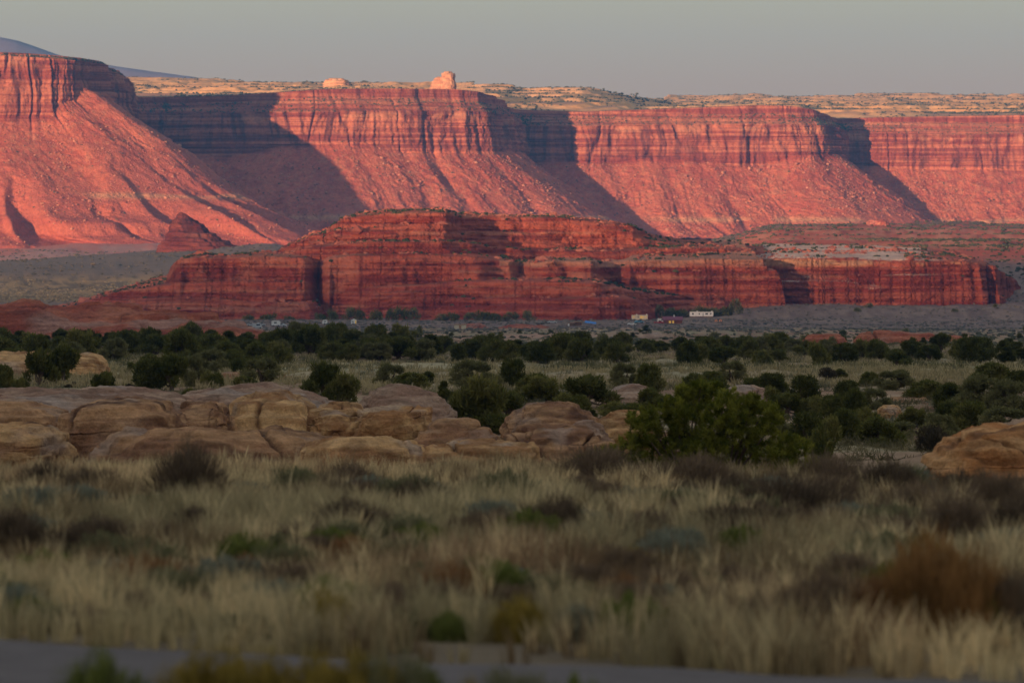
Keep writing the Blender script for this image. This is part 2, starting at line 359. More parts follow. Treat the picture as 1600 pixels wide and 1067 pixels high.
# the plateau behind the rim
HU = np.array([-900, 0, 200, 300, 420, 600, 720, 760, 820, 905, 940, 980, 1000, 1200, 1400, 1600, 2400])
HY = np.array([130, 128, 122, 125, 130, 128, 131, 131, 137, 135, 141, 150, 154, 152, 150, 148, 148])
XX = np.arange(-1500, 1500, 4.0); YY = np.concatenate([np.arange(5880, 6900, 4.0), np.arange(6900, 9800, 10.0)])
xx, yy = np.meshgrid(XX, YY, indexing='ij')
rimx, rimy = (px_+nw*ty)[::8], (py_-nw*tx)[::8]; rimz = K[0][::8]
sd = np.full(xx.shape, 1e9); zr = np.zeros(xx.shape)
msk = yy < 7400
xa, ya = xx[msk], yy[msk]; bd = np.full(xa.shape, 1e18); bi = np.zeros(xa.shape, int)
for i in range(len(rimx)):
    dd = (xa-rimx[i])**2+(ya-rimy[i])**2; m = dd < bd; bd[m] = dd[m]; bi[m] = i
poly = np.stack([np.concatenate([rimx, [5000, -5000]]), np.concatenate([rimy, [20000, 20000]])], -1)
ins = np.zeros(xa.shape, bool); j = len(poly)-1
for i in range(len(poly)):
    (x1, y1), (x2, y2) = poly[i], poly[j]
    if y1 != y2: ins ^= ((y1 > ya) != (y2 > ya)) & (xa < (x2-x1)*(ya-y1)/(y2-y1)+x1)
    j = i
sd[msk] = np.sqrt(bd)*np.where(ins, -1, 1); zr[msk] = rimz[bi]; sd[~msk] = -1000
uu = 800+FPX*xx/yy
crest_d = np.interp(uu, [-900, 300, 700, 760, 980, 1050, 2400], [7300, 7300, 7200, 6900, 6900, 8600, 8600])
zcr = zat(np.interp(uu, HU, HY), crest_d)
base = np.where(uu < 700, 138, np.interp(uu, [700, 1000, 1700], [134, 121, 118]))
tcr = np.clip((yy-6380)/(crest_d-6380), 0, 1.2)
zp = base+(zcr-base)*np.minimum(tcr, 1)**1.05-np.clip(tcr-1, 0, 1)*60
zp = zp+fb2(xx/70, yy/120, 4, 61)*3.0*sstep(0, .1, tcr)+fb2(xx/20, yy/30, 3, 62)*1.2
zp = terr(zp+fb2(xx/150, yy/150, 2, 63)*2, 5.2, .92)
w = np.exp(np.minimum(sd+14, 0)/60); zp = mix(zp, zr, np.where(sd > -400, w, 0))
zp = np.where(sd > -12, np.minimum(zp, zr)-(sd+12)*6-1.5, zp)
zp = np.maximum(zp, -80)
gxz, gyz = np.gradient(zp, 4.0, axis=0), np.gradient(zp, YY, axis=1); slope = np.hypot(gxz, gyz)
a = fb2(xx/25, yy/60, 4, 64)
cp = cmix((.32, .21, .12), (.42, .22, .13), sstep(-.3, .5, a))
cp = cmix(cp, cmix((.72, .37, .14), (.66, .38, .17), sstep(-.3, .4, fb2(xx/40, zp/2, 3, 65))), sstep(.05, .2, slope)*sstep(6380, 6480, yy+30*a))
dom = sstep(715, 760, uu)*(1-sstep(985, 1010, uu))*sstep(6560, 6700, yy); cp = cmix(cp, (.58, .34, .17), dom*sstep(-.35, 0, a)*.9)
M_plat = mk_mat('plateau_rock', noise=[(.2, .2), (.04, .1)], bump=(.3, .8))
o = grid_mesh('plateau', np.stack([xx, yy, zp], -1), M_plat, cp); tag(o, kind='structure')
PL = (XX, YY, zp, sd)
def plateau_z(x, y):
    i = np.clip(np.searchsorted(XX, x)-1, 0, len(XX)-2); j = np.clip(np.searchsorted(YY, y)-1, 0, len(YY)-2)
    return zp[i, j], sd[i, j]

# far mountains on the left skyline
def ridge_mesh(name, us, ys, d, depth, mat, zbot=-60, seed=0, nz=60, col=None, fbm=.02):
    u = np.linspace(us[0], us[-1], 400); top = zat(np.interp(u, us, ys), d)
    v = np.linspace(0, 1, nz); U, V = np.meshgrid(u, v, indexing='ij')
    dd = d+depth*(V-.6)*1.0; X = xat(U, d); 
    prof = np.where(V < .6, (V/.6)**.8, 1-((V-.6)/.4)**1.3)
    Z = zbot+(top[:, None]-zbot)*prof
    Z = Z+fb2(X/(depth*.2), dd/(depth*.2), 5, seed)*(top.max()-zbot)*fbm*4*np.minimum(prof, 1)*(V < .97)
    o = grid_mesh(name, np.stack([X, dd, Z], -1), mat); return tag(o, kind='structure')
M_mtn = mk_mat('mountain_rock', (.20, .15, .15), noise=[(.004, .25)])
ridge_mesh('mountain', [-1500, -500, -120, 0, 30, 60, 90, 130, 200, 260, 330, 450], [180, 90, 62, 59, 66, 76, 86, 97, 107, 116, 126, 150], 12500, 1800, M_mtn, seed=5, fbm=.005)

# unseen ridge added behind the camera to shade the near land
M_ridge = mk_mat('shade_ridge_rock', (.2, .12, .09), noise=[(.002, .2)])
SD, ZC_BUTTE = 15000.0, 14.0
away = np.array([math.sin(SUN_AZ), math.cos(SUN_AZ)]); side = np.array([away[1], -away[0]])
HR = ZC_BUTTE+(2590+SD)*math.tan(SUN_EL)
p = np.linspace(-9000, 9000, 240); v = np.linspace(-1, 1, 24); Pp, Vv = np.meshgrid(p, v, indexing='ij')
cx = -away[0]*SD+side[0]*Pp-away[0]*Vv*1500; cyy = -away[1]*SD+side[1]*Pp-away[1]*Vv*1500
zz = -60+(HR+60)*(1-np.abs(Vv)**1.4)+fb2(Pp/900, Vv*2, 4, 77)*8*(1-np.abs(Vv))
o = grid_mesh('shade_ridge', np.stack([cx, cyy, zz], -1), M_ridge); tag(o, kind='structure')
# ------------------------------------------------------------------ central stepped butte
TIERS = [  # rows u, d, y ; slope ; rounding ; back ; tilt
 ([(60,3190,488),(100,3150,480),(160,3110,471),(250,3070,467),(330,3045,471),(420,3032,475),(488,3034,476),(505,3075,482),(520,3062,480),(650,3042,478),(760,3036,479),(835,3016,474),(870,2998,468),(925,2988,466),(960,2984,466),(990,2990,470),(1015,3003,478),(1030,3060,490),(1070,3085,488),(1130,3105,482),(1190,3140,480)], 1.1, 6, 3400, .02),
 ([(120,3170,474),(190,3128,455),(290,3092,441),(400,3080,440),(478,3082,443),(492,3122,452),(508,3118,450),(525,3090,449),(600,3080,447),(700,3075,442),(800,3066,438),(880,3040,440),(925,3030,442),(960,3042,448),(985,3062,455),(1030,3100,462),(1060,3112,462),(1130,3118,461),(1190,3140,466)], 1.5, 5, 3400, .02),
 ([(262,3190,425),(272,3125,410),(283,3106,404),(310,3100,402),(345,3103,404),(352,3108,405),(360,3100,403),(400,3097,402),(440,3101,404),(468,3098,404),(484,3102,405),(492,3135,408),(500,3135,406),(512,3104,402),(552,3099,399),(650,3102,396),(740,3108,399),(772,3122,404),(800,3128,408),(812,3150,410),(826,3128,410),(862,3118,409),(885,3128,410),(925,3116,409),(938,3150,411),(968,3152,410),(985,3136,408),(1070,3138,407),(1100,3134,405),(1190,3140,404)], 9, 4.5, None, .03),
 ([(430,3190,402),(490,3150,388),(560,3132,380),(640,3126,377),(695,3130,377),(730,3150,380),(770,3185,388),(850,3200,392),(1000,3205,391),(1130,3230,389),(1200,3300,392)], 1.6, 4, 3420, .03),
 ([(435,3235,390),(462,3212,379),(495,3195,368),(530,3182,360),(600,3172,356),(655,3166,352),(700,3168,350),(708,3212,354),(750,3222,362),(850,3238,366),(920,3244,368),(1000,3250,371),(1060,3280,380)], 1.5, 5, 3420, .03),
 ([(515,3240,356),(528,3206,345),(545,3198,338),(580,3193,335),(640,3192,332),(690,3194,333),(703,3200,335),(712,3228,337),(760,3240,338),(850,3246,341),(920,3250,346),(960,3254,349),(992,3262,355),(1012,3310,366)], 5, 3, 3400, .01),
 ([(1100,3170,407),(1130,3160,405),(1175,3166,404),(1190,3200,404),(1200,3200,404),(1212,3172,403),(1300,3168,403),(1430,3172,405),(1500,3180,408),(1530,3188,411),(1540,3205,413),(1548,3190,414),(1560,3208,420),(1572,3270,430),(1585,3340,436)], 7, 5, 3440, .022),
]
bx = np.arange(-285, 325, .62); by = np.concatenate([np.arange(2955, 3300, .62), np.arange(3300, 3480, 2.0)])
X, Y = np.meshgrid(bx, by, indexing='ij'); U = 800+FPX*X/Y
w1 = fb2(X/38, Y/60, 3, 101)*7; w2 = fb2(X/11, Y/20, 3, 102)*3.0+fb2(X/3.4, Y/7, 3, 106)*.9; ck = np.exp(-(n2(X/26+.4*n2(X/9, Y/9, 7), Y/150, 103)/.045)**2)
Zb = np.full(X.shape, -70.0); ID = np.zeros(X.shape, int)
STEPS = {0: (7, 2.6, 2.9), 1: (6, 2.4, 2.3), 2: (5, 2.5, 1.7), 3: (4, 2.0, 1.9), 4: (5, 2.2, 2.2), 5: (4, 1.9, 1.6), 6: (6, 3.6, 1.9)}   # ledges per tier: count, height, setback
def blocky(x, s, seed):
    """square-edged blocks: a random step per cell of a warped line"""
    c = x/s; f = np.floor(c); t = c-f; a, b_ = _h(f.astype(np.int32), np.full(f.shape, seed, np.int32), np.zeros(f.shape, np.int32), seed), _h(f.astype(np.int32)+1, np.full(f.shape, seed, np.int32), np.zeros(f.shape, np.int32), seed)
    return mix(a, b_, sstep(.86, 1, t))
for i, (rows_, sl, rd, back, tilt) in enumerate(TIERS):
    rows_ = np.array(rows_, float); fx = xat(rows_[:, 0], rows_[:, 1]); zt_ = zat(rows_[:, 2], rows_[:, 1])
    zi = np.interp(X, fx, zt_)
    xs_ = np.arange(-300, 340, 1.0); dl = smooth(np.interp(xs_, fx, rows_[:, 1]+(22 if i == 0 else 0)), 5); gl = np.clip(np.gradient(dl), -1.6, 1.6)
    di = np.interp(X, xs_, dl); gr = np.interp(X, xs_, gl); out = np.maximum(np.maximum(fx[0]-X, X-fx[-1]), 0)
    q0 = (di-Y)/np.sqrt(1+gr**2)
    back_ = np.interp(U, [260, 430, 520], [3165, 3180, 3420]) if back is None else back
    qb2 = np.maximum((Y-back_)*.8, 0); n_, hh_, sb_ = STEPS[i]; zh = fb2(X/26, Y/40, 3, 110+i)*.8
    for k in range(n_):
        lw = fb2(X/9+k*7.3, Y/14, 3, 400+i*20+k)*(1.2+.35*min(sb_, 2))+1.5*(blocky(X+3*w2+k*3.7, 7+3*((k*5+i) % 4), 60+i*9+k)-.5)*.8
        q = q0+w1*(1.0 if sl < 3 else .6)+w2*.12+lw+ck*(1.1 if sl > 3 else .8)
        q = np.maximum(q, out-(out <= 0)*1e3)-k*sb_*(1+.85*n2(X/34+k*.4, k, 500+i))
        q2 = np.maximum(q, 0); r_ = 1.0 if k else 2.2; s2 = 6.5
        fall = np.where(q2 < r_*s2*.5, q2*q2/r_, s2*q2-(r_*s2*s2*.25))
        zq = zi-k*hh_*(1+.25*n2(X/120, k, 510+i))+np.clip(-q, 0, 300)*tilt*(1 if k == 0 else .25)-fall-qb2*qb2*.05+zh
        m = zq > Zb; Zb = np.where(m, zq, Zb); ID = np.where(m, i, ID)
gx1, gy1 = np.gradient(Zb, .62, axis=0), np.gradient(Zb, by, axis=1); sl_ = np.hypot(gx1, gy1)
wob = fb2(X/45, Y/45, 3, 131)*1.6
zt1 = terr(Zb+wob, 3.4, .93)-wob; zt2 = terr(Zb+wob, 1.1, .8)-wob
wsl = sstep(.12, .5, sl_)*(1-.55*sstep(2.5, 6, sl_))
patch = sstep(-.5, .3, fb2(X/30, Y/30, 2, 133))
Z = mix(Zb, mix(zt1, zt2, .35), wsl*mix(.45, 1, patch))
Z = Z+fb3(X/5, Y/5, Zb/3, 3, 134)*.35
BX, BY, Z_b, sl_b = bx, by, Z.copy(), sl_.copy()
# put the rows where the height changes, so that cliffs carry their own beds
NR = 820; Yn = np.zeros((len(bx), NR)); Zn = np.zeros_like(Yn); Sn = np.zeros_like(Yn); In = np.zeros_like(Yn, dtype=int); Zk = np.zeros_like(Yn)
for i in range(len(bx)):
    dz = np.abs(np.diff(Z[i])); seg_ = np.minimum(np.diff(by), 1.1)*.55+np.where(Z[i][:-1] > -60, dz*1.5, 0); cs = np.concatenate([[0], np.cumsum(seg_)])
    s_ = np.linspace(0, cs[-1], NR); Yn[i] = np.interp(s_, cs, by); Zn[i] = np.interp(s_, cs, Z[i]); Sn[i] = np.interp(s_, cs, sl_[i]); In[i] = ID[i][np.clip(np.searchsorted(cs, s_), 0, len(by)-1)]
X = np.repeat(bx[:, None], NR, 1); Y, Z, sl_, ID = Yn, Zn, Sn, In; U = 800+FPX*X/Y
zw = Z+.8*n2(X/60, 0, 151)+fb2(X/45, Y/45, 2, 131)
# bedding undercuts: shift outwards by layer
st = n2(Z/1.5, X/90, 135)+.5*n2(Z/.6, X/40, 136)
bedn = np.floor(zw/1.7); bt = zw/1.7-bedn; hb = _h(bedn.astype(np.int32), bedn.astype(np.int32)*0, bedn.astype(np.int32)*0, 9)
bedo = (hb-.5)*1.5-1.3*np.exp(-((bt-.04)/.10)**2)*sstep(-.5, .1, n2(X/25, bedn, 152))
blk = (blocky(X+37*hb+.6*n2(X/3, Z, 153), 6.5, 77)-.5)*.6; jt = np.exp(-((((X+29*hb)/8.3) % 1-.5)/.03)**2)*(hb > .5)*.55*(n2(X/14, bedn, 161) > 0)
Yd = Y-(st*1.0+bedo+blk-jt+fb3(X/3.2, Y/3, Z/1.6, 4, 137)*1.1)*sstep(.7, 2.2, sl_)
cn = fb2(X/12, Z/4+Y/40, 4, 141)
C = cmix((.26, .050, .034), (.45, .120, .070), sstep(-.6, .6, st*.9+cn*.5))
C = cmix(C, (.50, .21, .13), sstep(.35, .8, n2(Z/2.2, X/140, 142)+.4*cn)*.55)
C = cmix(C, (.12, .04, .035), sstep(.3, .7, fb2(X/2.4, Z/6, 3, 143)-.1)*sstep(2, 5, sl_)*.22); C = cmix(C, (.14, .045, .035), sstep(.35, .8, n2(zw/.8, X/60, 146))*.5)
head = (ID == 2)*(U < 560); C = cmix(C, (.50, .19, .12), head*sstep(-.2, .4, cn)*.55)
cream = np.exp(-((Z-zat(425, 3100))/1.1)**2)*(U > 560)*(U < 760)
pt = (ID == 6)*(1-sstep(1400, 1470, U+40*cn))*sstep(1120, 1160, U+60*cn)
C = cmix(C, cmix((.72, .50, .40), (.56, .38, .31), sstep(-.3, .4, cn)), pt*(1-sstep(.2, .8, sl_)))
wallband = (ID == 6)*sstep(.8, 2, sl_)*sstep(-28.5, -26, Z)
C = cmix(C, (.58, .30, .17), wallband*sstep(-.3, .2, cn+.2)*.95)
rb = (ID == 2)*(U > 780)*sstep(-28, -25.5, Z-cn*1.5); C = cmix(C, (.53, .28, .18), rb*.65)
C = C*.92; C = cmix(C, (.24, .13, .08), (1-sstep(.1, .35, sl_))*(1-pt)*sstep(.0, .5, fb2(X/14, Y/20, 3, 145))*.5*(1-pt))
M_butte = mk_mat('butte_rock', noise=[(.8, .18), (.12, .1)], bump=(.9, 1.1))
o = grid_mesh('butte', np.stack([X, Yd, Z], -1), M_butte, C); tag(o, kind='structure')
def butte_z(x, y):
    i = np.clip(np.searchsorted(bx, x)-1, 0, len(bx)-2); j = np.clip(np.searchsorted(by, y)-1, 0, len(by)-2)
    inside = (x > bx[0]) & (x < bx[-1]) & (y > by[0]) & (y < by[-1])
    return np.where(inside, Z_b[i, j], -200), sl_b[i, j]

# ------------------------------------------------------------------ free-standing rocks
M_red = mk_mat('red_sandstone', noise=[(.8, .3), ((.12, .12, 1.6), .3), (3, .15)], bump=(1.1, .9))
M_tan = mk_mat('tan_sandstone', noise=[(1.6, .32), ((.7, .7, 7), .24), (14, .2)], bump=(4, .26))
def rock(name, label, cat, u0, u1, y0, y1, d, depth, pal, mat, p=2.6, tiltx=0, seed=1, nu=190, nv=110, amp=.09, bed=.05, layers=6, cracks=1.35, stain=.4, group=None, taper=0, skew=0, pe=.86, jag=1.0, kind=None):
    """one closed weathered rock: squashed superellipsoid with beds, joints and hollows; spans pixels u0..u1, y0 (top)..y1 (bottom) at distance d"""
    a = (u1-u0)/2*d/FPX; zt_, zb_ = zat(y0, d), zat(y1, d); hgt = zt_-zb_
    c0 = np.array([xat((u0+u1)/2, d), d+depth*.3, zb_])
    th = np.linspace(0, 2*math.pi, nu, endpoint=False); ph = np.linspace(-.35*math.pi/2, math.pi/2, nv); PH, TH_ = np.meshgrid(ph, th, indexing='ij')
    def sp(v, e): return np.sign(v)*np.abs(v)**e
    e = 2/p; cp_, sp_ = sp(np.cos(PH), e), sp(np.sin(PH), e)
    ex = cp_*sp(np.cos(TH_), pe)*(1-taper*np.maximum(np.sin(PH), 0)); ey = cp_*sp(np.sin(TH_), pe)*(1-taper*np.maximum(np.sin(PH), 0)); ez = sp_
    X = ex*a; Yy = ey*depth/2; Z = ez*hgt
    s = min(a, depth/2, hgt*2.2); k = 1/s
    nl = np.sqrt((ex/a)**2+(ey/(depth/2))**2+(ez/hgt)**2)+1e-9; nx, ny, nz = ex/a/nl, ey/(depth/2)/nl, ez/hgt/nl
    f = fb3(X*k*.8+seed*7, Yy*k*.8, Z*k*1.1, 3, seed)*2.2*amp*s*jag
    lay = n3(Z/hgt*layers+1.3*fb3(X*k*.5, Yy*k*.5, Z*k, 2, seed+3), X*k*.3, Yy*k*.3, seed+5)
    side_ = np.sqrt(nx**2+ny**2)
    f = f+bed*s*np.sign(lay)*np.abs(lay)**.6*side_
    jn = n3(X*k*.9+2*seed, Yy*k*.5+.25*Z*k, seed, seed+8); jn2 = n3(X*k*.5, Yy*k*.5, Z*k*2.3, seed+9)
    crk = np.exp(-(jn/.024)**2); crk2 = np.exp(-(jn2/.028)**2)
    f = f-cracks*(.10*crk+.075*crk2*side_)*s
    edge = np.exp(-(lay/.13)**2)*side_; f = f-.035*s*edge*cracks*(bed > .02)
    f = f+.03*s*fb3(X*k*4, Yy*k*4, Z*k*8, 3, seed+10)+.026*s*fb3(X*k*11, Yy*k*11, Z*k*16, 4, seed+11)
    X = X+nx*f+skew*d/FPX*np.clip(Z/hgt, 0, 1); Yy = Yy+ny*f; Z = Z+nz*f*.8
    zl = hgt/layers*1.1; zn = fb3(X*k*.6, Yy*k*.6, seed, 2, seed+21)*zl*.8
    Z = mix(Z, terr(Z+zn, zl, .95)-zn, .55*(bed > .02)*np.clip(side_*1.6, 0, 1))
    Z = Z+tiltx*X
    b1, b2, dark, pale = pal
    m = fb3(X*k*2, Yy*k*2, Z*k*5, 4, seed+12)
    C = cmix(b1, b2, sstep(-.5, .5, m+.35*lay))
    C = cmix(C, dark, sstep(.25, .6, fb3(X*k*1.6+9, Yy*k*1.6, Z*k*2.2, 4, seed+13)+.0*lay)*stain)
    C = cmix(C, dark, np.clip(crk+crk2*side_+.6*edge, 0, 1)*.75)  # dark joints, with ledge shading painted along the bed edges
    C = cmix(C, pale, sstep(.1, .6, fb3(X*k*1.1, Yy*k*1.1, Z*k*1.3, 3, seed+14))*sstep(.4, .9, nz)*.7)
    V = np.stack([X+c0[0], Yy+c0[1], Z+c0[2]], -1)
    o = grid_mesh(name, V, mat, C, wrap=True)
    return tag(o, label, cat, group, kind)
TAN = ((.27, .135, .075), (.48, .27, .14), (.10, .05, .035), (.38, .27, .21))
GOLD = ((.38, .19, .085), (.60, .36, .17), (.12, .055, .03), (.42, .31, .24))
PINKT = ((.29, .17, .12), (.42, .28, .20), (.15, .08, .055), (.38, .30, .26))
REDP = ((.33, .085, .05), (.44, .15, .085), (.15, .05, .04), (.40, .24, .19))
REDB = ((.31, .08, .055), (.45, .17, .11), (.15, .05, .045), (.40, .2, .15))
RK = dict(name='rock_outcrop', cat='rock outcrop')
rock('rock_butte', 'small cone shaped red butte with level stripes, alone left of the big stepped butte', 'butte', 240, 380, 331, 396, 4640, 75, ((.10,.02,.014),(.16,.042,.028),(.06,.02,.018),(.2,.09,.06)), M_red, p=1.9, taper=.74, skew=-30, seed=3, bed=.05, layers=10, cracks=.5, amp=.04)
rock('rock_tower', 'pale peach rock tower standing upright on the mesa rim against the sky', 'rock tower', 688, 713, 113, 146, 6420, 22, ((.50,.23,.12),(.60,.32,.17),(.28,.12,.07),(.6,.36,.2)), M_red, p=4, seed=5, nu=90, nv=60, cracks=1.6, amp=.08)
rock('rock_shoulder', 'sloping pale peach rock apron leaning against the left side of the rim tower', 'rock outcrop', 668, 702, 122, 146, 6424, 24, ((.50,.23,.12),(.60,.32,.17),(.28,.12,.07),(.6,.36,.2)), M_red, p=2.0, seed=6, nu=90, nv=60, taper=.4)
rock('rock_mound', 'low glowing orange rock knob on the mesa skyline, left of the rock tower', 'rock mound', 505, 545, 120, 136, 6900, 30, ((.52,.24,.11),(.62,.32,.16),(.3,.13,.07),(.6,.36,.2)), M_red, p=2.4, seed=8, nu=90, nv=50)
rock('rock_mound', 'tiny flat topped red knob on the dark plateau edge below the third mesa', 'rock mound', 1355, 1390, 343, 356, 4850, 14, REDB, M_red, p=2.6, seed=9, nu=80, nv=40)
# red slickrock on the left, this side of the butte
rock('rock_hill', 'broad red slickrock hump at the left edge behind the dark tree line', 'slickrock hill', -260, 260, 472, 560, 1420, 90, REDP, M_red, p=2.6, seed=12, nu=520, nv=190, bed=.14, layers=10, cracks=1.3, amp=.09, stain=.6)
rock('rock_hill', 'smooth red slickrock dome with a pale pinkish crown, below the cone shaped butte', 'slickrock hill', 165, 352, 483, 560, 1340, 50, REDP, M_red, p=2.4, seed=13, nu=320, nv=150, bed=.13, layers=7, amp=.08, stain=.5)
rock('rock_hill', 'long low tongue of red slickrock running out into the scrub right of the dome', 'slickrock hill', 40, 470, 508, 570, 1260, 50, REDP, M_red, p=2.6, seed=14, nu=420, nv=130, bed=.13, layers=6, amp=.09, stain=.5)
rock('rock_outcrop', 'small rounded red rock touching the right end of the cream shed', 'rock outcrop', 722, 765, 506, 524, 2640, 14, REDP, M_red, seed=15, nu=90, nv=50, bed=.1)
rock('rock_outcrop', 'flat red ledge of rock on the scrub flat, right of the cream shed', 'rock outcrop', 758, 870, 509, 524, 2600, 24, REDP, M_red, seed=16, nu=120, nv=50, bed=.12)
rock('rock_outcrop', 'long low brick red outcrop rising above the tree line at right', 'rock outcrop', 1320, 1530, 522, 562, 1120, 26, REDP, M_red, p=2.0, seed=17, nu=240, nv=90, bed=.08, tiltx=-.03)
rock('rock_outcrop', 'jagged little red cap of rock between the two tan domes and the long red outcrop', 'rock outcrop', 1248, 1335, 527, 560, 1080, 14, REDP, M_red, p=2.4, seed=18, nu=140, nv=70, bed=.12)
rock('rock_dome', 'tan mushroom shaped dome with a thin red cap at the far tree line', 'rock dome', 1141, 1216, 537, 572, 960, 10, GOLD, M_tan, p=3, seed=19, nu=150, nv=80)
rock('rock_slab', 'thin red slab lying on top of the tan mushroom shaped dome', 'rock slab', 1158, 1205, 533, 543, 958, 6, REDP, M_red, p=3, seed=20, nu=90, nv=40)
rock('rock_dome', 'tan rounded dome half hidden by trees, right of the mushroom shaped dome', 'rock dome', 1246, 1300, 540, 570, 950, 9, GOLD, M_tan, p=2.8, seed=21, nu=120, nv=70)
# pale pavements beyond the trees
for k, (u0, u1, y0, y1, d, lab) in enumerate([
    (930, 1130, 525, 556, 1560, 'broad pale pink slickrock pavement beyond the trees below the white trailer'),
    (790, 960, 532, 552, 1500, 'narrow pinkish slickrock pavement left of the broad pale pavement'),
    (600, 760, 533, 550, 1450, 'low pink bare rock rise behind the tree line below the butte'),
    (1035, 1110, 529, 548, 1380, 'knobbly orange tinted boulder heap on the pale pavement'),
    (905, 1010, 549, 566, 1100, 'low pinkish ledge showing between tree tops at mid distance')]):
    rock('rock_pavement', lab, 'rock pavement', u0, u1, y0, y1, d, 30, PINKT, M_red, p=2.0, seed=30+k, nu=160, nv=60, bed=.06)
# nearer tan slickrock
NEAR = [
 ('rock_dome', 'tan dome at the far left edge behind the pair of dark junipers', -140, 90, 556, 606, 430, 14, GOLD, 2.6, {}),
 ('rock_dome', 'smooth striped tan dome right behind the pair of dark junipers at left', 60, 168, 556, 600, 420, 9, GOLD, 2.3, {}),
 ('rock_slab', 'wide flat pale slab stretching behind the near boulders at left', -200, 330, 614, 664, 262, 16, PINKT, 2.2, dict(cracks=.4, bed=.03)),
 ('rock_slab', 'flat pale slab behind the big cracked dome, dotted with little shrubs', 250, 520, 612, 656, 270, 16, PINKT, 2.2, dict(cracks=.4, bed=.03)),
 ('rock_boulder', 'cracked tan boulder block at the left edge above the shaded hollow', -110, 104, 637, 700, 204, 9, TAN, 3.4, dict(amp=.07)),
 ('rock_ledge', 'overhanging tan ledge with a dark hollow streaked black at the left edge', -130, 101, 670, 742, 186, 7, GOLD, 4.6, dict(stain=1.0, layers=5, bed=.13)),
 ('rock_boulder', 'widest brown tan boulder at left with a large dark stained patch', 86, 300, 628, 745, 194, 11, TAN, 3.2, dict(stain=.85, amp=.10, nu=320, layers=7, taper=.12)),
 ('rock_boulder', 'middle tan block with a vertical joint, between the stained boulder and the cracked dome', 258, 356, 633, 745, 199, 8, TAN, 3.8, dict(amp=.08, layers=5)),
 ('rock_boulder', 'big rounded golden tan dome split by a crack on its left', 340, 500, 622, 720, 210, 11, GOLD, 3.0, dict(amp=.08, bed=.08, nu=300, layers=4, taper=.1)),
 ('rock_slab', 'long low tan slab below the cracked dome just above the grass', 120, 540, 676, 760, 181, 10, TAN, 3.2, dict(stain=.6, amp=.08, nu=420, layers=6, taper=.1)),
 ('rock_slab', 'low tan slab rising out of the grass left of the centre boulders', 455, 675, 689, 755, 173, 9, GOLD, 3.0, dict(amp=.10, nu=300)),
 ('rock_slab', 'grey topped slab behind the lumpy golden boulder', 545, 722, 618, 700, 236, 12, PINKT, 2.6, dict(tiltx=-.08, layers=9)),
 ('rock_boulder', 'lumpy golden boulder of three bulges, right of the cracked dome', 484, 572, 636, 700, 196, 7, GOLD, 3.0, dict(amp=.15, cracks=1.5)),
 ('rock_boulder', 'golden bulging boulder with an undercut base and a shrub at its right foot', 545, 672, 636, 694, 193, 7, GOLD, 3.2, dict(amp=.15, cracks=1.5, bed=.1)),
 ('rock_boulder', 'tan boulder with a rising left edge and scaly layered face, centre', 628, 790, 660, 760, 178, 9, TAN, 2.9, dict(amp=.14, bed=.12, layers=8, taper=.2, nu=300)),
 ('rock_slab', 'layered golden slab ending at the grass, lowest of the centre rocks', 640, 862, 690, 760, 166, 8, GOLD, 2.7, dict(bed=.14, layers=9, taper=.1, nu=300)),
 ('rock_boulder', 'brown blocky boulder between the layered slab and the big green pinyon', 790, 962, 670, 745, 178, 8, TAN, 3.0, dict(stain=.8, amp=.14, cracks=1.5, nu=300)),
 ('rock_dome', 'smooth brown dome with slanting dark streaks amid the trees at centre', 782, 942, 627, 715, 230, 10, TAN, 2.3, dict(bed=.05, amp=.06, stain=.7, cracks=.6, layers=9)),
 ('rock_boulder', 'small pale knob resting against the right of the brown blocky boulder', 880, 950, 664, 704, 184, 4, PINKT, 2.6, dict(amp=.12)),
 ('rock_boulder', 'tan boulder partly behind the left side of the big green pinyon', 922, 1030, 645, 722, 196, 6, GOLD, 2.7, dict(amp=.12)),
 ('rock_boulder', 'tan boulder glimpsed through the middle of the big green pinyon', 1020, 1090, 680, 720, 192, 5, TAN, 2.4, {}),
 ('rock_boulder', 'large golden boulder with a pale grey back and undercut foot at the right edge', 1470, 1750, 670, 748, 128, 6, ((.44,.19,.07),(.60,.33,.15),(.12,.055,.03),(.42,.31,.24)), 2.8, dict(amp=.15, stain=.75, nu=420, nv=200, bed=.08)),
 ('rock_slab', 'orange rock shelf beneath the large golden boulder at the right edge', 1470, 1760, 738, 775, 127, 4, ((.50,.20,.08),(.55,.26,.11),(.2,.08,.04),(.5,.3,.2)), 3.5, dict(layers=3)),
 ('rock_slab', 'greyish flat slab among the junipers right of the big pinyon', 1243, 1300, 650, 685, 240, 5, PINKT, 2.4, {}),
 ('rock_slab', 'thin pale slab half buried in junipers above the big pinyon', 1120, 1215, 608, 640, 290, 6, PINKT, 2.4, {}),
 ('rock_slab', 'red brown ledge showing through a gap in the junipers at right', 1385, 1470, 624, 650, 300, 7, TAN, 2.6, {}),
 ('rock_boulder', 'small golden boulder showing between junipers left of the red brown ledge', 1372, 1412, 634, 656, 278, 3, GOLD, 2.5, {}),
 ('rock_slab', 'purple tinted flat rock in the gap left of the big pinyon top', 945, 1035, 608, 640, 295, 8, PINKT, 2.3, {}),
 ('rock_slab', 'low rust coloured bare slab in the grassy clearing at left', 300, 470, 584, 602, 400, 9, TAN, 2.2, {}),
]
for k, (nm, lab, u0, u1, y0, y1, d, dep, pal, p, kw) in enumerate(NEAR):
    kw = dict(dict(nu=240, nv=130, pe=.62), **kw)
    rock(nm, lab, nm.replace('rock_', 'rock ').replace('_', ' '), u0, u1, y0, y1, d, dep, pal, M_tan, p=p, seed=50+k*3, **kw)
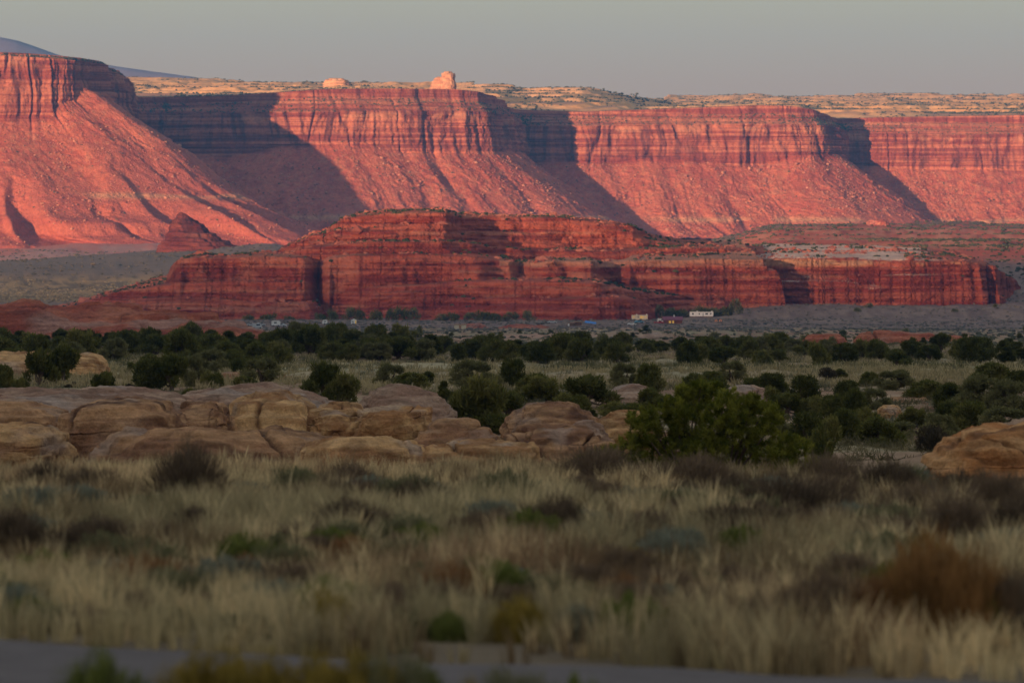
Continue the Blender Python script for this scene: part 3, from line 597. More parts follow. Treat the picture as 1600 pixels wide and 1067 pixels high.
# ------------------------------------------------------------------ loose rubble and far scrub (past counting)
def ico_pts():
    t = (1+5**.5)/2
    v = np.array([(-1,t,0),(1,t,0),(-1,-t,0),(1,-t,0),(0,-1,t),(0,1,t),(0,-1,-t),(0,1,-t),(t,0,-1),(t,0,1),(-t,0,-1),(-t,0,1)], float)
    f = np.array([(0,11,5),(0,5,1),(0,1,7),(0,7,10),(0,10,11),(1,5,9),(5,11,4),(11,10,2),(10,7,6),(7,1,8),(3,9,4),(3,4,2),(3,2,6),(3,6,8),(3,8,9),(4,9,5),(2,4,11),(6,2,10),(8,6,7),(9,8,1)])
    return v/np.linalg.norm(v[0]), f
IV, IF = ico_pts()
def scatter_blobs(name, P, sx, sz, cols, mat, jit=.3, smooth=False, kind='stuff'):
    n = len(P); V = IV[None]*(1+rng.uniform(-jit, jit, (n, 12, 1)))
    a = rng.uniform(0, 6.28, n); ca, sa = np.cos(a)[:, None], np.sin(a)[:, None]
    x = V[..., 0]*ca-V[..., 1]*sa; y = V[..., 0]*sa+V[..., 1]*ca
    asp = rng.uniform(.7, 1.4, (n, 1))
    W = np.stack([x*sx[:, None]*asp, y*sx[:, None], V[..., 2]*sz[:, None]], -1)+P[:, None]
    F = (IF[None]+12*np.arange(n)[:, None, None]).reshape(-1, 3)
    C = np.repeat(cols[:, None], 12, 1)
    o = mesh_np(name, W.reshape(-1, 3), F, mat, C.reshape(-1, 3), smooth=smooth); return tag(o, kind=kind)
M_rub = mk_mat('rubble_rock', noise=[(.7, .2)], bump=(1.2, .3))
M_scrub = mk_mat('scrub_leaf', noise=[(1.5, .3)], bump=(2.5, .6))
# talus blocks
Um = 800+FPX*MX/MY
ii = np.argwhere((MK == 4) & (MT > .02) & (Um > -150) & (Um < 1750))
prob = np.exp(-((MT[ii[:, 0], ii[:, 1]]-.45)/.5)**2)*(.15+sstep(-.1, .5, fb2(MX[ii[:, 0], ii[:, 1]]/22, MZ[ii[:, 0], ii[:, 1]]/22, 3, 201)))
sel = ii[rng.choice(len(ii), 15000, p=prob/prob.sum(), replace=False)]
P = np.stack([MX[sel[:, 0], sel[:, 1]], MY[sel[:, 0], sel[:, 1]]-.2, MZ[sel[:, 0], sel[:, 1]]+.2], -1)
sz = .35+rng.gamma(.9, .36, len(P)); sz = np.minimum(sz, 4)
cl_ = cmix((.28, .10, .065), (.46, .21, .125), rng.uniform(0, 1, len(P)))
scatter_blobs('talus_rubble', P, sz, sz*.75, cl_, M_rub, .35)
# scrub on the plateau, on the benches of the mesas and on the talus
n = 90000; xs_ = rng.uniform(-900, 900, n); ys_ = 5900+rng.uniform(0, 1, n)**1.4*2900
zz_, sdd = plateau_z(xs_, ys_); dn = fb2(xs_/45, ys_/110, 4, 202)
k = (sdd < -12) & (dn+rng.uniform(-.45, .45, n) > .14) & (np.abs(xs_/ys_) < .1)
P = np.stack([xs_[k], ys_[k], zz_[k]+.5], -1)
ii = np.argwhere((MK == 2) & (Um > -50) & (Um < 1700)); sel = ii[rng.choice(len(ii), 2600, replace=False)]
P2 = np.stack([MX[sel[:, 0], sel[:, 1]], MY[sel[:, 0], sel[:, 1]], MZ[sel[:, 0], sel[:, 1]]+.3], -1)
ii = np.argwhere((MK == 4) & (Um > -50) & (Um < 1700)); sel = ii[rng.choice(len(ii), 1500, replace=False)]
P3 = np.stack([MX[sel[:, 0], sel[:, 1]], MY[sel[:, 0], sel[:, 1]], MZ[sel[:, 0], sel[:, 1]]+.1], -1)
PP = np.concatenate([P, P2, P3]); s_ = rng.uniform(.6, 1.9, len(PP))*np.concatenate([np.ones(len(P)), np.full(len(P2)+len(P3), .62)])
scatter_blobs('plateau_scrub', PP, s_, s_*.8, cmix((.045, .055, .035), (.10, .10, .055), rng.uniform(0, 1, len(PP))), M_scrub)
# rubble and bushes on the butte
n = 16000; xs_ = rng.uniform(-260, 290, n); ys_ = rng.uniform(2985, 3400, n); bz, bs = butte_z(xs_, ys_); gzz = ground_z(xs_, ys_, False)
k = (bs < 1.3) & (bz > gzz+2) & (fb2(xs_/16, ys_/22, 3, 203)+rng.uniform(-.4, .4, n) > .28)
P = np.stack([xs_[k], ys_[k], bz[k]+.1], -1); s_ = np.minimum(.25+rng.gamma(1.0, .5, len(P)), 4.2)
scatter_blobs('butte_rubble', P, s_, s_*.7, cmix((.28, .08, .055), (.46, .17, .11), rng.uniform(0, 1, len(P))), M_rub, .35)
n = 12000; xs_ = rng.uniform(-260, 290, n); ys_ = rng.uniform(2985, 3440, n); bz, bs = butte_z(xs_, ys_); gzz = ground_z(xs_, ys_, False)
k = (bs < .8) & (bz > gzz+2) & (fb2(xs_/26, ys_/20, 3, 204)+rng.uniform(-.3, .3, n) > .38+.3*((xs_ > 110) & (xs_ < 225)))
P = np.stack([xs_[k], ys_[k], bz[k]+.3], -1); s_ = rng.uniform(.5, 1.4, len(P))
scatter_blobs('butte_scrub', P, s_, s_*.8, cmix((.035, .05, .025), (.085, .09, .045), rng.uniform(0, 1, len(P))), M_scrub)
# sage and brush on the flats beyond the tree line
def flat_pts(n, u0, u1, d0, d1, pw=1.0):
    d = d0*(d1/d0)**(rng.uniform(0, 1, n)**pw); u = rng.uniform(u0, u1, n); x = xat(u, d); return x, d, ground_z(x, d, False)
def low_scrub(name, n, d0, d1, s0, s1, c0, c1, thr=0, u0=-160, u1=1760, hz=.6):
    x, y, z = flat_pts(n, u0, u1, d0, d1); dn = fb2(x/(d0*.02), y/(d0*.05), 4, len(name))+rng.uniform(-.5, .5, n)
    k = dn > thr; P = np.stack([x[k], y[k], z[k]+.1], -1); s_ = rng.uniform(s0, s1, len(P))
    scatter_blobs(name, P, s_, s_*hz, cmix(c0, c1, rng.uniform(0, 1, len(P))), M_scrub, .35)
low_scrub('sage_flat', 26000, 1900, 3300, .35, .95, (.10, .10, .085), (.21, .18, .15), -.3)
low_scrub('far_scrub', 11000, 4000, 5400, .6, 1.7, (.05, .05, .03), (.12, .10, .06), .2)
low_scrub('valley_scrub', 9000, 3300, 4300, .4, 1.1, (.14, .12, .08), (.30, .25, .15), 0, -160, 700)
low_scrub('flat_scrub', 12000, 900, 1900, .3, .9, (.06, .065, .04), (.15, .14, .09), -.2)

low_scrub('plateau_brush', 16000, 3350, 5200, .6, 1.8, (.04, .05, .025), (.10, .095, .05), .1, 940, 1760)
# ------------------------------------------------------------------ trees
M_leaf = leaf_mat('juniper_leaf', .42, .25)
M_bark = mk_mat('juniper_bark', (.12, .085, .065), noise=[(9, .3)], bump=(30, .02))
def tube(pts, rad, k=6):
    pts = np.array(pts, float); n = len(pts); V = []; 
    for i in range(n):
        t = pts[min(i+1, n-1)]-pts[max(i-1, 0)]; t /= np.linalg.norm(t)+1e-9
        a = np.cross(t, (.3, 1, .2)); a /= np.linalg.norm(a)+1e-9; b = np.cross(t, a)
        for j in range(k):
            th = 2*math.pi*j/k; V.append(pts[i]+rad[i]*(a*math.cos(th)+b*math.sin(th)))
    return np.array(V), grid_faces(n, k, True)
def cards(P, D, ln, wd, up=.0, seed=0):
    """one slim triangle-pair leaf spray per point P pointing along D"""
    r = np.random.default_rng(seed); n = len(P)
    D = D/np.linalg.norm(D, axis=1, keepdims=True); A = np.cross(D, r.normal(size=(n, 3))); A /= np.linalg.norm(A, axis=1, keepdims=True)+1e-9
    L_, W_ = np.asarray(ln).reshape(-1, 1), np.asarray(wd).reshape(-1, 1)
    V = np.stack([P-A*W_*.5, P+A*W_*.5, P+D*L_+A*W_*.22, P+D*L_-A*W_*.22], 1).reshape(-1, 3)
    return V, np.arange(4*n).reshape(-1, 4)
def crown_mesh(seed, nl=26, per=420, wid=1.0, hei=1.0, c0=(.045, .058, .022), c1=(.095, .11, .04), leaf=.11, form='dome', base=.1, lobe=.30):
    """crown about 2*wid across and hei tall, foot at z=0: many clumps of small leaf sprays round short limbs"""
    r = np.random.default_rng(seed); VV, FF, CC, T = [], [], [], []; nv = 0; limbs = []
    for i in range(nl):
        a = r.uniform(0, 6.283); h = r.uniform(0, 1)
        if form == 'dome': rr_ = wid*(1-lobe)*np.sqrt(max(1-(h*.96)**2.2, .03))*r.uniform(.25, 1)**.5; zc_ = hei*(base+(.88-base)*h)
        elif form == 'cone': rr_ = wid*.75*(1-h)**.8*r.uniform(.3, 1); zc_ = hei*(base+(.92-base)*h)
        else: rr_ = wid*.85*r.uniform(.15, 1)*(1-.45*h); zc_ = hei*(base+(.85-base)*h+.05*r.normal())
        c = np.array([rr_*math.cos(a), rr_*math.sin(a), zc_]); s = lobe*wid*r.uniform(.35, 1.3)*(1-.25*h)
        m = int(per*(s/(lobe*wid))**2); d = r.normal(size=(m, 3)); d /= np.linalg.norm(d, axis=1, keepdims=True)
        rad_ = s*r.uniform(.45, 1.08, (m, 1))**.6*np.where(r.uniform(0, 1, (m, 1)) < .12, r.uniform(1, 1.35, (m, 1)), 1)*(1+.22*np.sin(d[:, :1]*5+seed)*np.sin(d[:, 1:2]*6+i))
        P = c+d*rad_*np.array([1, 1, .8]); D = d+np.array([0, 0, .55])+r.normal(size=(m, 3))*.45
        V, F = cards(P, D, leaf*r.uniform(.6, 1.5, m), leaf*r.uniform(.28, .55, m), seed=seed*100+i)
        V[:, 2] = np.maximum(V[:, 2], .0)
        t = np.clip(r.uniform(0, 1)*.7+r.normal(size=m)*.16, 0, 1); col = cmix(c0, c1, t)
        VV.append(V); FF.append(F+nv); CC.append(np.repeat(col, 4, 0)); nv += len(V); limbs.append(c)
    return np.concatenate(VV), np.concatenate(FF), np.concatenate(CC), limbs
def trunk_mesh(limbs, wid, hei, seed, k=6, rad=.09, count=9):
    r = np.random.default_rng(seed); VV, FF = [], []; nv = 0
    top = np.array([r.normal()*.06*wid, r.normal()*.06*wid, hei*.62]); pts = [np.array([0, 0, -.15]), np.array([.03*wid, 0, hei*.2]), top*.6+np.array([-.05*wid, 0, 0]), top]
    parts = [(pts, [rad*1.5, rad*1.1, rad*.7, rad*.3])]
    for i in range(min(count, len(limbs))):
        c = limbs[i]; f = r.uniform(.15, .6); s0 = pts[0]*(1-f)+top*f; mid = (s0+c)/2+r.normal(size=3)*.06*wid+np.array([0, 0, -.05*hei])
        parts.append(([s0, mid, c], [rad*.55, rad*.38, rad*.12]))
    for p, rd in parts:
        V, F = tube(p, rd, k); VV.append(V); FF.append(F+nv); nv += len(V)
    return np.concatenate(VV), np.concatenate(FF)
KINDS = {}
def add_kind(nm, word, **kw):
    V, F, C, limbs = crown_mesh(**kw); w, h = kw.get('wid', 1), kw.get('hei', 1)
    me = mesh_np('crown', V, F, M_leaf, C, link=False)
    TV, TF = trunk_mesh(limbs, w, h, kw['seed']); tm = mesh_np('trunk', TV, TF, M_bark, link=False)
    both_V = np.concatenate([V, TV]); both_F = np.concatenate([F, TF+len(V)]); both_C = np.concatenate([C, np.tile((.1, .07, .05), (len(TV), 1))])
    one_ = mesh_np('tree', both_V, both_F, [M_leaf], both_C, link=False)
    # light version for far copies
    kw2 = dict(kw); kw2['nl'] = max(8, kw['nl']//2); kw2['per'] = 60; kw2['leaf'] = kw.get('leaf', .11)*2.3
    V2, F2, C2, l2 = crown_mesh(**kw2); far_ = mesh_np('tree', V2, F2, M_leaf, C2, link=False)
    KINDS[nm] = dict(word=word, crown=me, trunk=tm, one=one_, far=far_, w=w, h=h)
DK = ((.060, .070, .020), (.19, .185, .058)); OL = ((.10, .11, .03), (.27, .24, .08)); GR = ((.14, .14, .06), (.32, .29, .135))
add_kind('dome_a', 'rounded dark juniper', seed=1, nl=34, wid=1.0, hei=1.25, c0=DK[0], c1=DK[1], form='dome', base=.12, leaf=.10)
add_kind('dome_b', 'rounded olive juniper', seed=2, nl=30, wid=1.0, hei=1.15, c0=OL[0], c1=OL[1], form='dome', base=.10, leaf=.10)
add_kind('dome_c', 'rounded grey green juniper', seed=3, nl=36, wid=1.0, hei=1.3, c0=GR[0], c1=GR[1], form='dome', base=.08, leaf=.09, lobe=.26)
add_kind('open_a', 'ragged dark juniper', seed=4, nl=30, per=300, wid=1.0, hei=1.2, c0=DK[0], c1=DK[1], form='open', base=.3, leaf=.11, lobe=.22)
add_kind('open_b', 'ragged olive juniper', seed=5, nl=32, per=300, wid=1.0, hei=1.0, c0=OL[0], c1=OL[1], form='open', base=.24, leaf=.11, lobe=.23)
add_kind('cone_a', 'narrow dark pinyon', seed=6, nl=26, wid=.75, hei=1.7, c0=DK[0], c1=DK[1], form='cone', base=.12, leaf=.11)
add_kind('low_a', 'low spreading juniper', seed=7, nl=28, wid=1.15, hei=.8, c0=OL[0], c1=OL[1], form='dome', base=.1, leaf=.10, lobe=.27)
add_kind('low_b', 'low dull brown bush', seed=8, nl=26, wid=1.0, hei=.75, c0=(.06, .05, .035), c1=(.13, .105, .07), form='dome', base=.08, leaf=.10, per=260)
ORD = ['first', 'second', 'third', 'fourth', 'fifth', 'sixth', 'seventh', 'eighth', 'ninth', 'tenth', 'eleventh', 'twelfth', 'thirteenth', 'fourteenth', 'fifteenth', 'sixteenth', 'seventeenth', 'eighteenth', 'nineteenth', 'twentieth']
TREES = []   # dicts: kind, u (px), base y px, width px, height px, d
def place_tree(kind, u, yb, w, h, d, row, rot=None, zoff=0.0, z=None):
    TREES.append(dict(kind=kind, u=u, w=w, h=h, d=d, row=row, yb=yb, rot=rng.uniform(0, 6.28) if rot is None else rot, z=z))
def d_for(u, y, lo=125, hi=3400):
    """distance at which the ground is seen at pixel (u,y)"""
    ds = np.geomspace(lo, hi, 900); zs = ground_z(xat(u, ds), ds, False); p = 340+(-zs)*FPX/ds
    k = np.where(p <= y)[0]; return ds[k[0]] if len(k) else hi
EXPL = [ # kind, u, base y, w, h   (pixels of the photograph)
 ('open_a',62,605,54,58),('open_a',98,604,50,62),('dome_b',4,610,34,34),('low_a',33,613,22,20),('open_a',163,627,48,46),('dome_a',233,611,50,44),('open_a',268,610,52,54),('dome_c',303,603,38,46),
 ('low_a',331,604,34,20),('low_a',296,624,20,16),('open_b',335,631,24,20),('low_a',248,619,14,10),('dome_b',203,582,14,16),('dome_a',370,586,28,24),('dome_c',408,599,54,38),('low_a',381,602,34,14),('dome_b',416,581,36,24),
 ('open_a',505,628,56,60),('open_b',541,634,60,54),('low_b',487,642,30,20),('low_b',474,664,30,22),('dome_c',611,607,52,36),('dome_b',642,609,56,24),('dome_a',669,601,26,20),('cone_a',693,630,24,38),('dome_c',742,611,66,46),('dome_a',803,607,46,42),
 ('open_b',757,672,84,72),('dome_b',728,655,54,46),('open_a',795,655,60,50),('low_a',771,678,90,30),('dome_b',838,618,54,30),('open_b',858,632,76,40),('open_a',918,638,74,56),('low_a',893,646,60,30),('open_b',651,642,30,24),('open_b',688,652,44,24),
 ('low_b',716,653,22,20),('open_b',652,682,32,26),('low_a',972,652,70,22),('cone_a',926,666,24,26),('dome_c',977,607,48,42),('dome_b',1012,612,42,40),('dome_c',1143,598,44,32),('dome_b',1110,604,40,22),('dome_a',1205,615,52,34),('dome_b',1175,616,40,24),
 ('dome_a',1256,634,46,44),('low_a',1272,650,60,30),('open_a',1230,652,54,34),('dome_b',1300,660,60,40),('dome_c',1400,608,64,30),('dome_b',1358,603,30,20),('low_b',1292,592,28,15),('dome_b',1313,590,22,13),('dome_a',1325,630,42,34),('dome_a',1335,662,48,52),
 ('dome_c',1366,644,48,36),('dome_b',1448,628,56,34),('dome_a',1484,640,54,44),('dome_c',1530,648,76,54),('dome_c',1580,652,66,52),('dome_b',1549,602,56,34),('dome_a',1592,612,40,34),('open_a',1482,668,46,46),('dome_b',1520,676,70,44),('dome_c',1575,682,80,48),
 ('dome_a',1262,700,60,60),('low_b',1322,742,116,84),('open_b',1290,720,70,60),('dome_b',1372,700,76,50),('dome_a',1392,742,74,56),('dome_b',1430,736,64,70),('low_b',1456,710,56,44),('dome_a',1440,745,60,40),('dome_b',1352,745,60,46),('dome_c',1410,690,50,34),
 ('dome_c',1215,680,50,40),('dome_a',1320,690,54,46),('low_a',1350,672,64,30),('open_b',1210,640,46,34),('dome_b',1015,640,50,32),('open_a',1045,650,50,36),('dome_a',1120,628,54,34),('dome_b',1085,622,46,32),('open_b',1435,668,50,34),('dome_c',1465,690,60,40),
 ('low_b',338,682,16,9),('low_a',520,697,46,10),('low_b',115,606,16,8),('low_b',203,609,16,9),('low_b',106,608,14,8),('low_a',745,694,22,16),('low_a',870,672,24,12),('dome_b',58,504+62,26,24),('dome_b',1400,742,30,30)]
for k_, u_, y_, w_, h_ in EXPL:
    place_tree(k_, u_, y_, w_, h_, d_for(u_, y_) if y_ < 735 else 150+.6*(745-y_), 'near')
def band(n, u0, u1, y0, y1, w0, w1, h0, h1, kinds, row, mind=.5, big=0, lo=350):
    done = []; t = 0
    while len(done) < n and t < n*40:
        t += 1; u = rng.uniform(u0, u1); y = rng.uniform(y0, y1); w = rng.uniform(w0, w1)
        if any(abs(u-a)/((w+c)*.5) + abs(y-b)/7 < mind for a, b, c in done): continue
        done.append((u, y, w)); h = w*rng.uniform(h0, h1); place_tree(kinds[rng.integers(len(kinds))], u, y, w, h, d_for(u, y, 250), row)
MIXK = ['dome_a', 'dome_b', 'dome_c', 'open_a', 'open_b', 'dome_a', 'dome_b', 'cone_a']
band(26, -30, 500, 552, 582, 32, 52, .75, .95, MIXK, 'front', .7)
band(22, 500, 900, 556, 568, 30, 48, .7, .9, MIXK, 'front', .7)
band(24, 900, 1630, 560, 575, 26, 46, .7, .95, MIXK, 'front', .7)
band(34, -30, 640, 545, 553, 24, 42, .8, 1.05, MIXK, 'back', .55)
band(24, 640, 1130, 546, 556, 18, 34, .7, .9, MIXK, 'back', .6)
band(24, 1130, 1630, 548, 557, 18, 36, .7, .9, MIXK, 'back', .55)
band(14, 0, 450, 540, 545, 16, 28, .8, 1.2, ['dome_a', 'open_a', 'cone_a'], 'back', .8)
band(20, 600, 1630, 530, 541, 10, 20, .7, .9, MIXK, 'far', .9)
band(20, 460, 1630, 519, 530, 8, 18, .6, .9, MIXK, 'far', .9)
COTT = [(388,505,22,14),(420,504,26,14),(452,505,16,10),(500,503,20,16),(520,502,18,20),(545,500,22,20),(560,500,22,22),(588,503,26,22),(612,502,22,20),(628,503,26,24),(645,504,22,20),(690,501,28,14),(708,501,20,18),(738,503,30,14),(756,504,26,20),(772,505,24,18),(798,505,28,16),(826,504,22,16),
 (1030,499,18,22),(1046,498,22,20),(1064,497,26,16),(1086,494,22,14),(1100,491,24,20),(1118,489,26,16),(1136,491,22,18),(1150,496,22,26),(1199,472,22,14),(1228,472,30,14),(1285,466,30,16),(1302,465,20,16),(1348,468,18,8),(1440,467,18,8),(1498,471,18,7),(1526,470,26,8),(1555,481,10,6),(1358,482,16,8),(1492,496,12,6),(655,528,16,20),(1130,498,22,12),(1340,496,14,8),(1555,458,18,14)]
for u_, y_, w_, h_ in COTT: place_tree(['dome_b', 'dome_c', 'dome_c', 'open_b'][int(u_) % 4], u_, y_, w_*1.0, h_*.95, {True: 2965, False: 3060}[u_ < 870] if y_ > 485 and y_ < 507 else d_for(u_, y_, 1200), 'butte')
print('TREES', len(TREES))
SPANS = [(-999,130,'under the left mesa'),(130,250,'left of the cone butte'),(250,370,'under the cone butte'),(370,520,'under the parked campers'),(520,600,'under the white camper'),(600,700,'under the highest butte cap'),(700,800,'under the cream shed'),(800,960,'under the blue tarp'),
 (960,1060,'under the purple roof'),(1060,1140,'under the long white trailer'),(1140,1240,'by the mushroom shaped dome'),(1240,1330,'by the half hidden dome'),(1330,1480,'under the long red outcrop'),(1480,3000,'near the right frame edge')]
ROWW = {'near': 'amid near slickrock', 'front': 'in front tree line', 'back': 'in back tree line', 'far': 'on the far flat', 'butte': 'at the butte foot'}
GRP = {'near': 'junipers among the near slickrock', 'front': 'junipers of the front tree line', 'back': 'junipers of the back tree line', 'far': 'small trees on the far flat', 'butte': 'trees along the foot of the butte'}
def ordn(k):
    return ORD[k] if k < 20 else 'twenty-'+ORD[k-20]
from collections import defaultdict
cells = defaultdict(list)
for t in TREES:
    t['span'] = next(s[2] for s in SPANS if s[0] <= t['u'] < s[1]); cells[(t['row'], t['span'])].append(t)
for key, L_ in cells.items():
    L_.sort(key=lambda t: t['u'])
    for i, t in enumerate(L_): t['ord'] = ('only one' if len(L_) == 1 else ordn(i)+' from left')
KNAME = {'cone_a': 'pinyon_tree', 'low_b': 'bush'}
root_cache = {}
for i, t in enumerate(TREES):
    K_ = KINDS[t['kind']]; d = t['d']; x = float(xat(t['u'], d)); z = float(ground_z(np.array([x]), np.array([d]), False)[0])-.05
    sx = (t['w']*(1.5 if t['row'] in ('front', 'back') else 1.32 if t['row'] == 'near' else 1.15)*d/FPX)/(2*K_['w']*1.0); sz = (t['h']*d/FPX)/(K_['h']*1.0)
    if t['row'] == 'near': 
        zb_ = zat(t['yb'], d) if t['yb'] < 735 else None
    nm = KNAME.get(t['kind'], 'juniper_tree') if t['row'] != 'butte' else 'leafy_tree'
    word = K_['word'] if t['row'] != 'butte' else ['bushy dark green tree', 'bushy grey green tree', 'bushy olive tree'][i % 3] if t['kind'] != 'open_a' else 'ragged dark green tree'
    full = d < 560 and t['w'] > 12
    if full:
        o = bpy.data.objects.new(nm, None); COL.objects.link(o); o.empty_display_size = .3
        for part, me in (('crown', K_['crown']), ('trunk', K_['trunk'])):
            c_ = bpy.data.objects.new(part, me); COL.objects.link(c_); c_.parent = o
    else:
        o = bpy.data.objects.new(nm, K_['one'] if d < 1000 else K_['far']); COL.objects.link(o)
    o.location = (x, d, z); o.rotation_euler = (0, 0, t['rot']); o.scale = (sx*rng.uniform(.85, 1.12), sx*rng.uniform(.85, 1.12), sz*rng.uniform(.9, 1.12))
    lab = f"{word} {ROWW[t['row']]}, {t['ord']} {t['span']}"
    if len(lab.split()) > 16: lab = lab.replace('among the near slickrock', 'amid near slickrock')
    tag(o, lab, 'bush' if nm == 'bush' else 'tree', GRP[t['row']])

# the bright green pinyon in front of the others
def make_pinyon():
    d = 146.0; k = d/FPX; x0 = float(xat(1085, d)); z0 = float(ground_z(np.array([x0]), np.array([d]))[0])
    lob = [(1085,627,24),(1110,617,22),(1055,642,24),(1128,640,26),(1032,660,26),(1003,672,22),(1078,668,32),(1120,672,32),(1150,660,24),(1168,640,22),(1190,652,24),(1208,654,18),(1160,690,32),(1196,694,30),(1228,702,24),(1252,714,22),(1266,734,18),(1100,708,34),(1060,704,30),(1020,712,28),(985,706,24),(958,716,20),(934,724,18),(912,728,14),(1000,738,26),(1050,740,30),(1110,744,32),(1170,740,32),(1222,740,26),(1012,652,14),(1140,622,14),(1176,628,12),(1095,608,11),(992,660,11),(1068,618,12)]
    r = np.random.default_rng(77); VV, FF, CC, L = [], [], [], []; nv = 0
    for i, (u, y, s) in enumerate(lob):
        c = np.array([(u-1085)*k, r.uniform(-.8, .9), float(zat(y, d))-z0]); L.append(c); S_ = s*k*1.1
        nb = int(40*(s/24)**2)+8
        for b in range(nb):
            dd = r.normal(size=3); dd /= np.linalg.norm(dd); cc_ = c+dd*S_*r.uniform(.25, 1)**.5
            m = 46; dv = r.normal(size=(m, 3))+np.array([0, 0, .9])+dd*.9
            V, F = cards(cc_+r.normal(size=(m, 3))*.035, dv, r.uniform(.07, .13, m), r.uniform(.016, .028, m), seed=i*97+b)
            t_ = r.uniform(0, 1); VV.append(V); FF.append(F+nv); nv += len(V)
            CC.append(np.repeat(cmix((.085, .105, .014), (.27, .265, .045), np.clip(t_+r.normal(size=m)*.15, 0, 1)), 4, 0))
    o = bpy.data.objects.new('pinyon_tree', None); COL.objects.link(o); o.location = (x0, d, z0)
    tag(o, 'big bright green pinyon standing in front of the boulders at the grass edge', 'tree')
    mesh_np('crown', np.concatenate(VV), np.concatenate(FF), M_leaf, np.concatenate(CC), parent=o)
    TV, TF = [], []; nv = 0
    stem = [np.array([-.15, 0, -.3]), np.array([-.2, .05, .9]), np.array([-.12, 0, 1.8]), np.array([.05, 0, 2.9])]
    parts = [(stem, [.13, .1, .07, .03])]
    stem2 = [np.array([.1, .1, -.3]), np.array([.5, .1, .8]), np.array([1.1, .05, 1.7]), np.array([1.35, 0, 2.4])]; parts.append((stem2, [.1, .07, .05, .02]))
    for i, c in enumerate(L):
        st_ = stem2 if c[0] > .8 else stem; s0 = st_[1]*.5+st_[2]*.5 if c[2] > 1.4 else st_[1]
        parts.append(([s0, (s0+c)/2+np.array([0, 0, -.12]), c], [.045, .03, .01]))
    for p_, rd in parts:
        V, F = tube(p_, rd, 7); TV.append(V); TF.append(F+nv); nv += len(V)
    mesh_np('trunk', np.concatenate(TV), np.concatenate(TF), M_bark, parent=o)
make_pinyon()

# ------------------------------------------------------------------ foreground brush and grass
M_grass = leaf_mat('dry_grass', .45, .1)
M_twig = leaf_mat('brush_twig', .35, .2)
def shrub_mesh(seed, c0, c1, n=5200, twig=.17, w=.011, up=.6, tall=.75, fuzz=.35):
    """unit shrub: 2 wide, `tall` high; stems fan out from the root and break into short twigs near the shell"""
    r = np.random.default_rng(seed)
    d = r.normal(size=(n, 3)); d[:, 2] = np.abs(d[:, 2])*1.05+.05; d /= np.linalg.norm(d, axis=1, keepdims=True)
    lump = 1+.16*np.sin(d[:, 0]*6+seed)*np.sin(d[:, 1]*5+seed*2)+.12*np.sin(d[:, 0]*13+d[:, 2]*9)
    rad_ = (r.uniform(.15, 1, n)**.5)*lump
    P = d*rad_[:, None]*np.array([1, 1, tall]); D = d+np.array([0, 0, up])+r.normal(size=(n, 3))*fuzz
    V, F = cards(P, D, twig*r.uniform(.5, 1.5, n), w*r.uniform(.6, 1.8, n), seed=seed)
    cp = r.uniform(0, 1, n)*.6+.4*(.5+.5*np.sin(d[:, 0]*9+d[:, 1]*7+seed)); C = np.repeat(cmix(c0, c1, cp), 4, 0)
    SV, SF = [], []; nv = 0
    for i in range(34):
        q_ = r.normal(size=3); q_[2] = abs(q_[2])+.3; q_ /= np.linalg.norm(q_); q_ *= np.array([1, 1, tall])*r.uniform(.7, .98)
        V2, F2 = tube([np.array([0, 0, -.05]), q_*.5+r.normal(size=3)*.05, q_], [.022, .014, .004], 4); SV.append(V2); SF.append(F2+nv); nv += len(V2)
    return mesh_np('foliage', V, F, M_twig, C, link=False), mesh_np('stems', np.concatenate(SV), np.concatenate(SF), M_bark, link=False), tall
SH = {
 'black': shrub_mesh(1, (.06, .045, .033), (.21, .155, .105)), 'brown': shrub_mesh(2, (.11, .08, .055), (.28, .20, .135)),
 'sage': shrub_mesh(3, (.14, .155, .12), (.29, .30, .23), twig=.12, w=.02), 'dull': shrub_mesh(4, (.11, .115, .06), (.25, .235, .13), twig=.14, w=.018),
 'gold': shrub_mesh(5, (.19, .15, .035), (.40, .29, .07), twig=.14, w=.02, up=1.1, tall=.9), 'rust': shrub_mesh(6, (.18, .10, .05), (.38, .20, .09), twig=.16, w=.014, up=.9, tall=.9),
 'green': shrub_mesh(7, (.10, .125, .03), (.22, .24, .07), twig=.13, w=.022, up=.9, tall=.8), 'orange': shrub_mesh(8, (.20, .11, .045), (.42, .23, .09), n=9000, twig=.2, w=.012, up=1.3, tall=1.0, fuzz=.3)}
SW = {'black': ('dark blackbrush', 'dark bush'), 'brown': ('brown twiggy bush', 'brown bush'), 'sage': ('pale teal sagebrush', 'sagebrush'), 'dull': ('dull olive bush', 'bush'), 'gold': ('golden rabbitbrush', 'gold bush'), 'rust': ('rusty red brown bush', 'rust bush'), 'green': ('yellow green bush', 'green bush'), 'orange': ('large orange brown bush', 'orange bush')}
